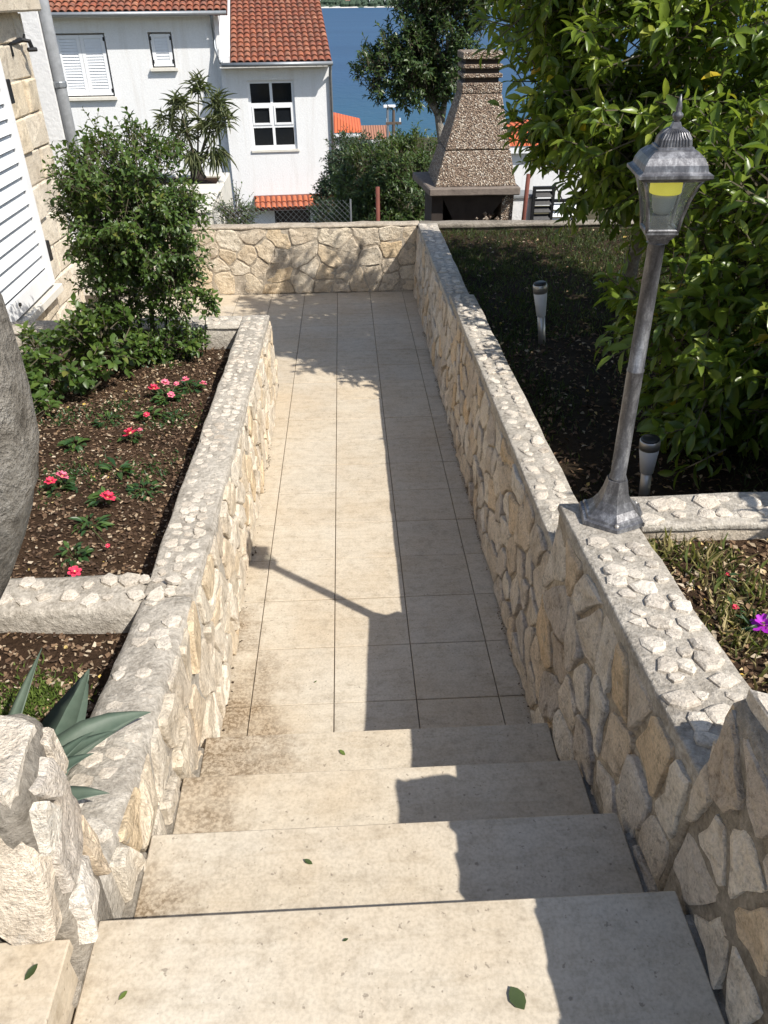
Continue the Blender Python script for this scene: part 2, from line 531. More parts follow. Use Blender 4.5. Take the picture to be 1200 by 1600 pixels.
def m_lamp():
    b = NB('antique_silver')
    n1 = b.noise(28, 6, 0.7, b.pos((1, 1, 0.25)))
    n2 = b.noise(160, 4, 0.7)
    f = b.math('ADD', b.math('MULTIPLY', n1, 0.6), b.math('ADD', b.math('MULTIPLY', n2, 0.15), 0.125))
    c = b.ramp(f, [(0.36, (0.04, 0.04, 0.045)), (0.5, (0.14, 0.14, 0.15)), (0.64, (0.42, 0.425, 0.44))])
    return b.done(b.bsdf(c, 0.42, 0.55, 0.5, b.bump(n2, 0.12, 0.004)))


M['lamp'] = m_lamp()


def m_pane():
    b = NB('lantern_glass')
    tr = b.n('BsdfTransparent')
    tr.inputs[0].default_value = (0.86, 0.90, 0.88, 1)
    g = b.bsdf((0.42, 0.45, 0.43), 0.25, spec=0.6, normal=b.bump(b.noise(45, 3), 0.15, 0.01))
    mx = b.n('MixShader')
    mx.inputs[0].default_value = 0.24
    b.l(tr.outputs[0], mx.inputs[1]); b.l(g, mx.inputs[2])
    return b.done(mx.outputs[0])


M['pane'] = m_pane()
def m_bulb():
    b = NB('emissive_yellow_bulb')  # yellow bulb colour with a weak yellow emission added
    return b.done(b.bsdf((0.9, 0.8, 0.05), 0.5, **{'Emission Color': (1.0, 0.85, 0.08, 1), 'Emission Strength': 0.35}))


M['bulb_yellow'] = m_bulb()
M['bulb_grey'] = m_plain('grey_bulb', (0.42, 0.43, 0.43), 0.4, var=0.1, bump=0)


def m_sea():
    b = NB('sea_water')
    w = b.noise(0.35, 4, 0.6, b.pos((1, 0.5, 1)))
    w2 = b.noise(0.004, 4, 0.6, b.pos((1, 3, 1)))
    c = b.ramp(w2, [(0.35, (0.017, 0.055, 0.125)), (0.65, (0.024, 0.072, 0.152))])
    sp = b.n('SeparateXYZ')
    b.l(b.geo.outputs['Position'], sp.inputs[0])
    sh = b.ramp(b.math('DIVIDE', sp.outputs['Y'], 1000.0), [(0.16, 1.0), (0.30, 0.0)])
    c = b.mix(sh, c, (0.022, 0.085, 0.140))                       # shallow water by the near shore
    return b.done(b.bsdf(c, 0.42, spec=0.28, normal=b.bump(w, 0.5, 0.8)))


M['sea'] = m_sea()
M['far_green'] = m_plain('far_scrub', (0.075, 0.105, 0.075), 0.95, var=0.7, scale=0.05, bump=0.0)
M['far_leaf'] = m_plain('far_tree', (0.05, 0.08, 0.05), 0.95, var=0.7, scale=0.1, bump=0.0)
M['far_rock'] = m_plain('far_rock', (0.60, 0.57, 0.52), 0.95, var=0.5, scale=0.06, bump=0.0)
M['ground'] = m_mortar('scrub_ground', (0.10, 0.085, 0.05), (0.05, 0.055, 0.025))


# ------------------------------------------------------------------ stones, leaves: shared generators
def clip_poly(poly, px, py, nx, ny):
    out = []
    n = len(poly)
    for i in range(n):
        a, c = poly[i], poly[(i + 1) % n]
        da = (a[0] - px) * nx + (a[1] - py) * ny
        dc = (c[0] - px) * nx + (c[1] - py) * ny
        if da <= 0: out.append(a)
        if da * dc < 0:
            t = da / (da - dc)
            out.append((a[0] + (c[0] - a[0]) * t, a[1] + (c[1] - a[1]) * t))
    return out


def voronoi_cells(rng, w, h, cw, ch, jit=0.36):
    rows = max(1, round(h / ch))
    pts = []
    for r in range(rows):
        cols = max(1, round(w / cw * rng.uniform(0.85, 1.15)))
        o = rng.random() * 0.6
        for c in range(-1, cols + 1):
            x = (c + 0.5 + o + rng.uniform(-jit, jit)) * w / cols
            y = (r + 0.5 + rng.uniform(-jit, jit)) * h / rows
            if 0 < x < w: pts.append((x, y))
    cells = []
    for i, p in enumerate(pts):
        poly = [(0, 0), (w, 0), (w, h), (0, h)]
        for j, q in enumerate(pts):
            if i == j or abs(q[0] - p[0]) > 4 * cw or abs(q[1] - p[1]) > 4 * ch: continue
            poly = clip_poly(poly, (p[0] + q[0]) / 2, (p[1] + q[1]) / 2, q[0] - p[0], q[1] - p[1])
            if len(poly) < 3: break
        if len(poly) >= 3: cells.append(poly)
    return cells


def chaikin(poly):
    out = []
    n = len(poly)
    for i in range(n):
        a, c = poly[i], poly[(i + 1) % n]
        out.append((a[0] * 0.78 + c[0] * 0.22, a[1] * 0.78 + c[1] * 0.22))
        out.append((a[0] * 0.22 + c[0] * 0.78, a[1] * 0.22 + c[1] * 0.78))
    return out


class Patch:
    """four-cornered face of a wall: b0, b1 along the foot, t0, t1 along the top"""
    def __init__(s, b0, b1, t0, t1, out):
        s.b0, s.b1, s.t0, s.t1 = map(Vector, (b0, b1, t0, t1))
        s.w = ((s.b1 - s.b0).length + (s.t1 - s.t0).length) / 2
        s.h = ((s.t0 - s.b0).length + (s.t1 - s.b1).length) / 2
        n = (s.b1 - s.b0 + s.t1 - s.t0).cross(s.t0 - s.b0 + s.t1 - s.b1).normalized()
        s.n = n if n.dot(Vector(out)) > 0 else -n

    def at(s, x, y, d=0.0):
        u, v = x / s.w, y / s.h
        return s.b0.lerp(s.b1, u).lerp(s.t0.lerp(s.t1, u), v) + s.n * d


def stone_on(patch, poly, rng, mat, parent, joint=0.010, proud=0.022, name='stone', soft=True, wob=0.05):
    """one stone set in a wall: broken outline, rough uneven front"""
    cx = sum(p[0] for p in poly) / len(poly)
    cy = sum(p[1] for p in poly) / len(poly)
    ins = []
    for x, y in poly:
        d = math.hypot(x - cx, y - cy)
        k = max(0.4, 1 - joint * (rng.uniform(0.3, 2.0) if soft else 1.0) / max(d, 1e-4))
        ins.append((cx + (x - cx) * k, cy + (y - cy) * k))
    q = []
    for p in ins:
        if not q or math.hypot(p[0] - q[-1][0], p[1] - q[-1][1]) > 0.015: q.append(p)
    if len(q) < 3: return None
    r = []
    n = len(q)
    for i in range(n):
        a, c = q[i], q[(i + 1) % n]
        dx, dy = c[0] - a[0], c[1] - a[1]
        if soft:
            for t in (0.12, 0.5, 0.88):
                o = rng.uniform(-0.10, 0.05) * (1.0 if t == 0.5 else 0.4)
                r.append((a[0] + dx * t - dy * o * -1, a[1] + dy * t + dx * o * -1))
        else:
            for t in (0.03, 0.35, 0.66, 0.97): r.append((a[0] + dx * t, a[1] + dy * t))
    q = r
    n = len(q)
    pr = proud * rng.uniform(0.45, 1.3)
    tx, ty = rng.uniform(-0.10, 0.10), rng.uniform(-0.10, 0.10)
    off = Vector((rng.uniform(0, 50), rng.uniform(0, 50), 0))
    vs = []
    for k, d in ((1.0, -0.03), (0.995, pr * 0.45), (0.90, pr * 0.92), (0.52, pr)):
        for x, y in q:
            kk = k * (1 + (rng.uniform(-wob, wob) * .6 if d > 0 else 0))
            X, Y = cx + (x - cx) * kk, cy + (y - cy) * kk
            dd = d
            if d > 0:
                v = Vector((X, Y, 0))
                dd += (X - cx) * tx + (Y - cy) * ty + (noise.noise(v * 13 + off) * 0.55 + noise.noise(v * 34 + off) * 0.3) * (max(pr, 0.014) * 1.1 if soft else 0.007)
            vs.append(patch.at(X, Y, dd))
    vs.append(patch.at(cx, cy, pr * rng.uniform(0.8, 1.3)))
    fs = []
    for rg in range(3):
        for i in range(n):
            j = (i + 1) % n
            fs.append((rg * n + i, rg * n + j, (rg + 1) * n + j, (rg + 1) * n + i))
    for i in range(n):
        fs.append((3 * n + i, 3 * n + (i + 1) % n, 4 * n))
    if (vs[1] - vs[0]).cross(vs[n] - vs[0]).dot(patch.at((q[0][0] + q[1][0]) / 2, (q[0][1] + q[1][1]) / 2) - patch.at(cx, cy)) < 0:
        fs = [tuple(reversed(f)) for f in fs]
    c = patch.at(cx, cy)
    me = mesh_of(name, [v - c for v in vs], fs, mat, False)
    return put(name, me, parent, Matrix.Translation(c))


def stone_face(patch, rng, mat, parent, cw, ch, joint=0.010, proud=0.022, jit=0.36):
    for poly in voronoi_cells(rng, patch.w, patch.h, cw, ch, jit):
        stone_on(patch, poly, rng, mat, parent, joint, proud)


def chip_meshes(mat, seed, k=10):
    rng = random.Random(seed)
    out = []
    for _ in range(k):
        n = rng.choice((6, 7, 7, 8))
        sx, sy = rng.uniform(0.85, 1.2), rng.uniform(0.7, 1.0)
        ring = []
        for i in range(n):
            a = 2 * math.pi * (i + rng.uniform(-0.28, 0.28)) / n
            r = rng.uniform(0.78, 1.12)
            ring.append((r * math.cos(a) * sx, r * math.sin(a) * sy))
        tx, ty = rng.uniform(-0.12, 0.12), rng.uniform(-0.12, 0.12)
        vs = [(x, y, -0.5) for x, y in ring] + [(x * 0.97, y * 0.97, 0.2 + x * tx + y * ty) for x, y in ring] + \
             [(x * 0.74, y * 0.74, 0.36 + x * tx + y * ty + rng.uniform(-0.05, 0.05)) for x, y in ring] + [(0, 0, 0.40)]
        fs = []
        for r in range(2):
            for i in range(n):
                j = (i + 1) % n
                fs.append((r * n + i, r * n + j, (r + 1) * n + j, (r + 1) * n + i))
        for i in range(n): fs.append((2 * n + i, 2 * n + (i + 1) % n, 3 * n))
        out.append(mesh_of('stone', vs, fs, mat))
    return out


CHIPS = chip_meshes(M['chip'], 4)


def coping_chips(patch, rng, parent, size, step, margin=0.02, skip=0.08, zk=(0.38, 0.75)):
    """small flat stones set in the mortar of a wall top"""
    nx = max(1, round((patch.w - 2 * margin) / step))
    ny = max(1, round((patch.h - 2 * margin) / step))
    zq = Vector((0, 0, 1)).rotation_difference(patch.n).to_matrix().to_4x4()
    for i in range(nx):
        for j in range(ny):
            if rng.random() < skip: continue
            x = margin + (i + 0.5 + rng.uniform(-0.28, 0.28) + (0.25 if j % 2 else -0.25)) * (patch.w - 2 * margin) / nx
            y = margin + (j + 0.5 + rng.uniform(-0.22, 0.22)) * (patch.h - 2 * margin) / ny
            if not (0.01 < x < patch.w - 0.01): continue
            s = size * rng.uniform(0.55, 1.25)
            mt = Matrix.Translation(patch.at(x, y, 0.0)) @ zq @ Matrix.Rotation(rng.uniform(0, 6.28), 4, 'Z') @ Matrix.Diagonal((s, s, s * rng.uniform(*zk), 1))
            put('stone', rng.choice(CHIPS), parent, mt)


# leaf templates: (verts x=along, y=across, z=up), faces
def leaf_template(fold=0.22, droop=0.25, full=True):
    if full:
        st = [(0.0, 0), (0.22, 0.36), (0.52, 0.5), (0.80, 0.32), (1.0, 0)]
    else:
        st = [(0.0, 0), (0.45, 0.5), (1.0, 0)]
    v, mid, lf, rt = [], [], [], []
    for t, w in st:
        mid.append(len(v)); v.append((t, 0, -droop * t * t))
        if w:
            lf.append(len(v)); v.append((t, w, -droop * t * t + fold * w))
            rt.append(len(v)); v.append((t, -w, -droop * t * t + fold * w))
    f = [(mid[0], mid[1], lf[0]), (mid[0], rt[0], mid[1])]
    for i in range(len(lf) - 1):
        f.append((mid[i + 1], mid[i + 2], lf[i + 1], lf[i]))
        f.append((mid[i + 1], rt[i], rt[i + 1], mid[i + 2]))
    f += [(mid[-2], mid[-1], lf[-1]), (mid[-2], rt[-1], mid[-1])]
    return np.array(v, float), f


LT_FULL = leaf_template()
LT_LITE = leaf_template(0.25, 0.2, False)


def leaf_mesh(name, P, D, U, L, W, rnd, mat, tmpl=LT_FULL):
    """P positions, D directions, U approximate upward normals, L lengths, W widths"""
    P, D, U = np.asarray(P, float), np.asarray(D, float), np.asarray(U, float)
    L, W, rnd = np.asarray(L, float), np.asarray(W, float), np.asarray(rnd, float)
    D = D / (np.linalg.norm(D, axis=1, keepdims=True) + 1e-9)
    S = np.cross(U, D)
    S = S / (np.linalg.norm(S, axis=1, keepdims=True) + 1e-9)
    N = np.cross(D, S)
    tv, tf = tmpl
    k = len(tv)
    V = P[:, None, :] + D[:, None, :] * (tv[None, :, 0:1] * L[:, None, None]) + S[:, None, :] * (tv[None, :, 1:2] * W[:, None, None]) + N[:, None, :] * (tv[None, :, 2:3] * L[:, None, None])
    V = V.reshape(-1, 3)
    n = len(P)
    me = bpy.data.meshes.new(name)
    loops, starts, tot, o = [], [], [], 0
    fl = [np.array(f) for f in tf]
    allf = []
    sizes = np.array([len(f) for f in tf])
    flat = np.concatenate(fl)
    loops = (flat[None, :] + (np.arange(n) * k)[:, None]).reshape(-1)
    tots = np.tile(sizes, n)
    starts = np.concatenate([[0], np.cumsum(tots)[:-1]])
    me.vertices.add(len(V)); me.vertices.foreach_set('co', V.reshape(-1))
    me.loops.add(len(loops)); me.loops.foreach_set('vertex_index', loops.astype(np.int32))
    me.polygons.add(len(tots)); me.polygons.foreach_set('loop_start', starts.astype(np.int32))
    try: me.polygons.foreach_set('loop_total', tots.astype(np.int32))
    except Exception: pass
    me.polygons.foreach_set('use_smooth', np.ones(len(tots), bool))
    a = me.attributes.new('rnd', 'FLOAT', 'POINT')
    a.data.foreach_set('value', np.repeat(rnd, k).astype(np.float32))
    me.materials.append(mat)
    me.update(calc_edges=True)
    me.validate()
    return me


def unit(rs, n):
    v = rs.normal(size=(n, 3))
    return v / np.linalg.norm(v, axis=1, keepdims=True)


def crown_leaves(rs, lobes, n_clump, twigs, per, llen, clump_r, shell=0.62, up=0.25, twig_len=0.16, droop=0.15, lw=0.42, clip=None):
    """leaves on twigs, twigs in clumps, clumps in the outer part of a crown made of ellipsoids"""
    P, D, U, L, W, Q, TW = [], [], [], [], [], [], []
    vol = np.array([r[0] * r[1] * r[2] for c, r in lobes]) ** 0.75
    vol = vol / vol.sum()
    for _ in range(n_clump):
        li = rs.choice(len(lobes), p=vol)
        c, r = np.array(lobes[li][0]), np.array(lobes[li][1])
        d = unit(rs, 1)[0]
        cc = c + r * d * (shell + (1 - shell) * rs.random() ** 0.7)
        out = d / r
        out = out / np.linalg.norm(out)
        tone = rs.normal(0, 0.13)
        for _t in range(twigs):
            p = cc + unit(rs, 1)[0] * clump_r * rs.random() ** 0.5
            if clip is not None and not clip(p): continue
            td = out + unit(rs, 1)[0] * 0.75 + np.array([0, 0, up])
            td = td / np.linalg.norm(td)
            tl = twig_len * rs.uniform(0.6, 1.3)
            TW.append((p - td * tl * 0.6, p + td * tl))
            ph = rs.random() * 6.28
            a = np.cross(td, [0.3, 0.2, 0.9]); a = a / np.linalg.norm(a)
            b = np.cross(td, a)
            for k in range(per):
                t = (k + 0.6) / per
                ang = ph + k * 2.4
                rad = a * math.cos(ang) + b * math.sin(ang)
                ld = td * (0.45 + 0.7 * t) + rad * (1.0 - 0.35 * t) + np.array([0, 0, -droop])
                q = p + td * tl * t
                P.append(q); D.append(ld)
                U.append(td * 0.7 + np.array([0, 0, 0.8]) + unit(rs, 1)[0] * 0.45)
                l = llen * rs.uniform(0.5, 1.3) * (1 - 0.3 * t)
                L.append(l); W.append(l * lw * rs.uniform(0.85, 1.15))
                Q.append(np.clip(0.45 + tone + rs.normal(0, 0.17), 0, 0.985) if rs.random() > 0.006 else 1.0)
    return [np.array(x) for x in (P, D, U, L, W, Q)], TW


def twig_mesh(name, TW, mat, r=0.003):
    vs, fs = [], []
    for a, c in TW:
        tube([a, c], [r * 1.4, r * 0.6], 3, vs, fs, cap=False)
    return mesh_of(name, vs, fs, mat)


def limbs(name, lines, mat, parent, n=8):
    vs, fs = [], []
    for pts, rad in lines: tube(pts, rad, n, vs, fs)
    return mo(name, vs, fs, mat, parent, True)


SL = 0.0321


def gz(y): return -SL * y


# ------------------------------------------------------------------ ground, water, far shore
def grid_sheet(name, xs, ys, zf, mat, kind='structure', label=None, parent=None, smooth=True):
    vs = [(x, y, zf(x, y)) for y in ys for x in xs]
    nx = len(xs)
    fs = [(j * nx + i, j * nx + i + 1, (j + 1) * nx + i + 1, (j + 1) * nx + i) for j in range(len(ys) - 1) for i in range(nx - 1)]
    o = mo(name, vs, fs, mat, parent, smooth)
    if kind: o['kind'] = kind
    return o


def ground_z(x, y):
    if y < 8.2: z = -0.62
    elif y < 9.6: z = -0.62 - (y - 8.2) * 0.5
    elif y < 30: z = -1.32 - (y - 9.6) * 0.21
    elif y < 170: z = -5.60 - (y - 30) * 0.1136
    else: z = -21.5 - (y - 170) * 0.05
    return z


_ys = [-12, -4, 0, 4, 8.0, 8.2, 9, 9.6, 12, 16, 20, 25, 30, 40, 55, 75, 100, 130, 150, 165, 180, 230]
_xs = [-400, -200, -100, -60, -30, -15, -8, -4, 0, 4, 8, 15, 30, 60, 100, 200, 400]
grid_sheet('ground', _xs, _ys, lambda x, y: ground_z(x, y) + (noise.noise((x * .07, y * .07, 1)) * min(1.2, max(0, (y - 20) * .03)) if y < 150 else 0), M['ground'])
grid_sheet('sea', [-6000, -2500, -800, -200, 0, 200, 800, 2500, 6000], [120, 170, 300, 600, 1200, 2200, 4000, 7000], lambda x, y: -21.0, M['sea'], smooth=False)
_rs = np.random.RandomState(3)


def shore_z(x, y):
    t = (y - 2040)
    if t <= 0: return -22.0
    if t < 25: return -22 + t * 0.20
    return -17 + (t - 25) * 0.16 + 9 * noise.noise((x * 0.004, y * 0.004, 4)) + 4 * noise.noise((x * 0.02, y * 0.02, 2))


grid_sheet('far_shore', [-2600 + i * 26 for i in range(200)], [2030, 2040, 2052, 2065, 2090, 2120, 2160, 2220, 2300, 2420, 2600, 2900], shore_z, M['far_green'])
# pale rocks at the waterline of the far shore
vs, fs = [], []
for i in range(150):
    x = _rs.uniform(-700, 800)
    y = 2040 + _rs.uniform(-2, 10)
    s, h = _rs.uniform(4, 15), _rs.uniform(1.0, 3.2)
    b0 = len(vs)
    vs += [(x + a * s, y + c * s * .5, -21.3 + (h if k else 0)) for k in (0, 1) for a, c in ((-1 + .5 * k, -1 + .3 * k), (1 - .4 * k, -1 + .3 * k), (1 - .4 * k, 1), (-1 + .5 * k, 1))]
    fs += [tuple(b0 + q for q in f) for f in BOXF]
tag(mo('far_rocks', vs, fs, M['far_rock']), 'pale rocks along the waterline of the far shore', 'rocks', kind='stuff')
# wood on the far shore
vs, fs = [], []
for i in range(1500):
    x, y = _rs.uniform(-500, 700), 2058 + abs(_rs.normal(0, 60))
    z, s = shore_z(x, y), _rs.uniform(3.5, 8)
    b0 = len(vs)
    ring = [(math.cos(k * 1.047) * s * _rs.uniform(.8, 1.2), math.sin(k * 1.047) * s * _rs.uniform(.8, 1.2)) for k in range(6)]
    vs += [(x + a * .7, y + c * .7, z - 1) for a, c in ring] + [(x + a, y + c, z + s * .6) for a, c in ring] + [(x, y, z + s * _rs.uniform(1.2, 2.0))]
    fs += [(b0 + k, b0 + (k + 1) % 6, b0 + 6 + (k + 1) % 6, b0 + 6 + k) for k in range(6)] + [(b0 + 6 + k, b0 + 6 + (k + 1) % 6, b0 + 12) for k in range(6)]
tag(mo('far_wood', vs, fs, M['far_leaf']), 'dark wooded slope on the far shore across the water', 'wood', kind='stuff')
for i, (fx, fy, w) in enumerate([(-75, 2066, 16), (-40, 2090, 12), (20, 2075, 11), (75, 2084, 13), (110, 2078, 15), (150, 2100, 11), (190, 2085, 14)]):
    z = shore_z(fx, fy) - 1
    t = thing('shore_house', (fx, fy, z), 'tiny pale house on the wooded far shore', 'house', 'houses on the far shore')
    box('wall', fx - w / 2, fx + w / 2, fy - 5, fy + 5, z, z + 9, M['plaster'], t)
    rv = [(fx - w * .56, fy - 6, z + 9), (fx + w * .56, fy - 6, z + 9), (fx + w * .56, fy + 6, z + 9), (fx - w * .56, fy + 6, z + 9), (fx - w * .3, fy, z + 12), (fx + w * .3, fy, z + 12)]
    mo('roof', rv, [(0, 1, 5, 4), (1, 2, 5), (2, 3, 4, 5), (3, 0, 4), (3, 2, 1, 0)], M['farroof2'], t)


# ------------------------------------------------------------------ the path and its tiles
XL, XR = -0.552, 0.652
path = hexa('path', [(-2.46, 1.72, -0.5), (0.75, 1.72, -0.5), (0.75, 7.9, -0.7), (-2.46, 7.9, -0.7),
                     (-2.46, 1.72, gz(1.72) - 0.008), (0.75, 1.72, gz(1.72) - 0.008), (0.75, 7.9, gz(7.9) - 0.008), (-2.46, 7.9, gz(7.9) - 0.008)], M['grout'])
path['kind'] = 'structure'
CX = [-0.4425 + 0.33 * k for k in range(-6, 4)]
rng = random.Random(11)


def slab_tile(name, x0, x1, y0, y1, zt, mat, parent, th=0.03, g=0.0018, c=0.0022):
    x0, x1, y0, y1 = x0 + g, x1 - g, y0 + g, y1 - g
    cx, cy = (x0 + x1) / 2, (y0 + y1) / 2
    d = rng.uniform(-0.0012, 0.0012)
    vs = []
    for (k, z) in ((0, -th), (0, -c), (c, 0)):
        for x, y in ((x0 + k, y0 + k), (x1 - k, y0 + k), (x1 - k, y1 - k), (x0 + k, y1 - k)):
            vs.append((x - cx, y - cy, zt(y) - zt(cy) + z + d))
    fs = [(0, 3, 2, 1), (8, 9, 10, 11)] + [(r * 4 + i, r * 4 + (i + 1) % 4, (r + 1) * 4 + (i + 1) % 4, (r + 1) * 4 + i) for r in range(2) for i in range(4)]
    return put(name, mesh_of(name, vs, fs, mat), parent, Matrix.Translation((cx, cy, zt(cy))))


RY = [1.72] + [2.125 + 0.33 * k for k in range(17)] + [7.78]
for y0, y1 in zip(RY[:-1], RY[1:]):
    edges = [XL] + CX[6:] + [XR + 0.03]
    if y0 > 5.2: edges = [-2.45] + CX[:6] + CX[6:] + [XR + 0.05]
    for x0, x1 in zip(edges[:-1], edges[1:]):
        if x1 - x0 > 0.02: slab_tile('tile', x0, x1, y0, y1, gz, M['lime'], path)
# terrace corner that carries on past the end of the back wall
terrace = box('terrace', -3.4, -1.78, 7.9, 10.4, -1.3, gz(7.9) - 0.008, M['grout'])
terrace['kind'] = 'structure'
for i in range(5):
    for j in range(7):
        slab_tile('tile', -3.4 + i * .324, -3.4 + (i + 1) * .324, 7.91 + j * .355, 7.91 + (j + 1) * .355, lambda y: gz(7.9), M['lime_plain'], terrace)

# ------------------------------------------------------------------ the stairs
stairs = thing('staircase', (0.05, 0.86, 0), 'pale limestone steps leading down to the tiled path', 'stairs')
NOS = [1.770, 1.472, 1.166, 0.857]
RZ = [0.181, 0.362, 0.543, 0.724]
for k in range(4):
    y1 = NOS[k]
    y0 = NOS[k + 1] - 0.018 if k < 3 else -1.6
    z = RZ[k]
    xl, xr = (-0.533, 0.637) if k < 3 else (-0.545, 0.636)
    hexa('tread', boxv(xl, xr, y0, y1, z - 0.032, z), M['lime'], stairs, bevel=0.003)
    zb = gz(y1) - 0.02 if k == 0 else RZ[k - 1]
    box('riser', xl + 0.002, xr - 0.002, y1 - 0.040, y1 - 0.016, zb, z - 0.031, M['lime'], stairs)
core = []
hexa('mortar_bed', boxv(-0.56, 0.66, -1.6, NOS[3] - 0.045, 0.3, RZ[3] - 0.033), M['mortar'], stairs)
for k in range(3):
    box('mortar_bed', -0.56, 0.66, NOS[k + 1] - 0.06, NOS[k] - 0.042, -0.1, RZ[k] - 0.033, M['mortar'], stairs)
    box('mortar_strip', -0.58, -0.532, NOS[k + 1] - 0.06, NOS[k] - 0.05, 0.0, RZ[k] + 0.012, M['mortar_dark'], stairs, bevel=0.004, cut=0.06, rough=0.006)
    box('mortar_strip', 0.636, 0.70, NOS[k + 1] - 0.06, NOS[k] - 0.05, 0.0, RZ[k] - 0.012, M['mortar_dark'], stairs, bevel=0.004, cut=0.06, rough=0.006)

box('mortar_strip', 0.634, 0.70, -1.6, NOS[3] - 0.05, 0.4, RZ[3] - 0.006, M['mortar_dark'], stairs, cut=0.08, rough=0.004)
box('mortar_strip', -0.60, -0.5455, 0.70, 0.86, 0.4, RZ[3] + 0.004, M['mortar_dark'], stairs, cut=0.06, rough=0.004)
side = thing('side_step', (-1.0, 0.3, 0.72), 'small limestone step branching off beside the big pale stone pier', 'step')
hexa('tread', boxv(-2.44, -0.541, -1.2, 0.752, 0.826, 0.858), M['lime_plain'], side, bevel=0.003)
box('riser', -0.575, -0.553, -1.2, 0.742, 0.70, 0.827, M['lime_plain'], side)
box('mortar_bed', -2.44, -0.577, -1.2, 0.742, 0.3, 0.824, M['mortar'], side)


# ------------------------------------------------------------------ stone walls
def wall_core(name, f0, f1, b0, b1, zt0, zt1, zb, mat, parent, foot=0.0, bev=0.018, seed=1):
    """core with plan corners f (visible face) and b (back); top heights zt0, zt1; foot = how far the face's foot steps out"""
    dx = Vector((b0[0] - f0[0], b0[1] - f0[1])).normalized()
    v8 = [(f0[0] - dx.x * foot, f0[1] - dx.y * foot, zb), (f1[0] - dx.x * foot, f1[1] - dx.y * foot, zb), (b1[0], b1[1], zb), (b0[0], b0[1], zb),
          (f0[0], f0[1], zt0), (f1[0], f1[1], zt1), (b1[0], b1[1], zt1), (b0[0], b0[1], zt0)]
    return hexa(name, v8, mat, parent, bevel=bev, cut=0.07, rough=0.007, seed=seed, smooth=True, seg=2)


rng = random.Random(5)
# long right-hand wall, two levels
wa = thing('garden_wall', (0.72, 4.5, -0.2), 'long beige rubble stone wall beside the path, with pebbled top below the lamp wall', 'wall')
wall_core('mortar_core', (0.702, 7.80), (0.692, 5.12), (0.885, 7.80), (0.86, 5.12), 0.402, 0.485, -0.45, M['mortar'], wa, 0.035, seed=2)
wall_core('mortar_core', (0.692, 5.16), (0.690, 2.10), (0.855, 5.16), (0.848, 2.10), 0.555, 0.650, -0.45, M['mortar'], wa, 0.045, seed=3)
stone_face(Patch((0.668, 7.79, gz(7.8)), (0.652, 5.15, gz(5.15)), (0.700, 7.79, 0.375), (0.690, 5.15, 0.46), (-1, 0, 0)), rng, M['stone'], wa, 0.15, 0.14, 0.005, 0.009, 0.42)
stone_face(Patch((0.652, 5.14, gz(5.1)), (0.648, 2.12, gz(2.1)), (0.690, 5.14, 0.53), (0.688, 2.12, 0.625), (-1, 0, 0)), rng, M['stone'], wa, 0.15, 0.145, 0.006, 0.010, 0.44)
cp = wall_core('coping', (0.699, 7.80), (0.689, 5.13), (0.888, 7.80), (0.863, 5.13), 0.412, 0.495, 0.385, M['mortar_grey'], wa, 0, 0.008, 4)
coping_chips(Patch((0.705, 7.75, 0.412), (0.695, 5.2, 0.492), (0.88, 7.75, 0.412), (0.855, 5.2, 0.492), (0, 0, 1)), rng, cp, 0.032, 0.062)
cp = wall_core('coping', (0.689, 5.17), (0.687, 2.11), (0.858, 5.17), (0.852, 2.11), 0.565, 0.660, 0.53, M['mortar_grey'], wa, 0, 0.008, 5)
coping_chips(Patch((0.695, 5.15, 0.566), (0.693, 2.12, 0.660), (0.85, 5.15, 0.566), (0.845, 2.12, 0.660), (0, 0, 1)), rng, cp, 0.0290, 0.054, 0.010, 0.03, (0.5, 0.95))

# lamp wall and the cross wall that leaves it
wb = thing('lamp_wall', (0.78, 1.5, 0), 'rubble stone wall carrying the lamp post, with bumpy pebbled top', 'wall')
wall_core('mortar_core', (0.675, 2.105), (0.668, 0.94), (0.885, 2.105), (0.88, 0.94), 0.85, 0.965, -0.2, M['mortar'], wb, 0.02, 0.022, seed=6)
stone_face(Patch((0.648, 2.10, -0.06), (0.650, 0.95, 0.05), (0.674, 2.10, 0.83), (0.667, 0.95, 0.945), (-1, 0, 0)), rng, M['stone'], wb, 0.15, 0.165, 0.007, 0.012, 0.44)
wall_end = Patch((0.675, 2.106, 0.60), (0.85, 2.106, 0.60), (0.68, 2.106, 0.82), (0.85, 2.106, 0.82), (0, 1, 0))
stone_face(wall_end, rng, M['stone'], wb, 0.10, 0.12, 0.010, 0.012)
cp = wall_core('coping', (0.672, 2.112), (0.665, 0.94), (0.890, 2.112), (0.885, 0.94), 0.862, 0.975, 0.835, M['mortar_grey'], wb, 0, 0.008, 7)
coping_chips(Patch((0.685, 1.86, 0.887), (0.675, 0.96, 0.974), (0.88, 1.86, 0.887), (0.875, 0.96, 0.974), (0, 0, 1)), rng, cp, 0.036, 0.070, 0.008, 0.05, (0.55, 1.0))
wall_core('mortar_core', (0.884, 1.93), (3.2, 1.93), (0.884, 2.10), (3.2, 2.10), 0.875, 0.875, 0.0, M['mortar'], wb, 0, 0.02, 8)
cp2 = wall_core('coping', (0.888, 1.925), (3.2, 1.925), (0.888, 2.105), (3.2, 2.105), 0.886, 0.886, 0.86, M['mortar_grey'], wb, 0, 0.008, 9)
coping_chips(Patch((0.90, 1.93, 0.886), (2.0, 1.93, 0.886), (0.90, 2.10, 0.886), (2.0, 2.10, 0.886), (0, 0, 1)), rng, cp2, 0.042, 0.082, 0.008, 0.05, (0.5, 0.9))

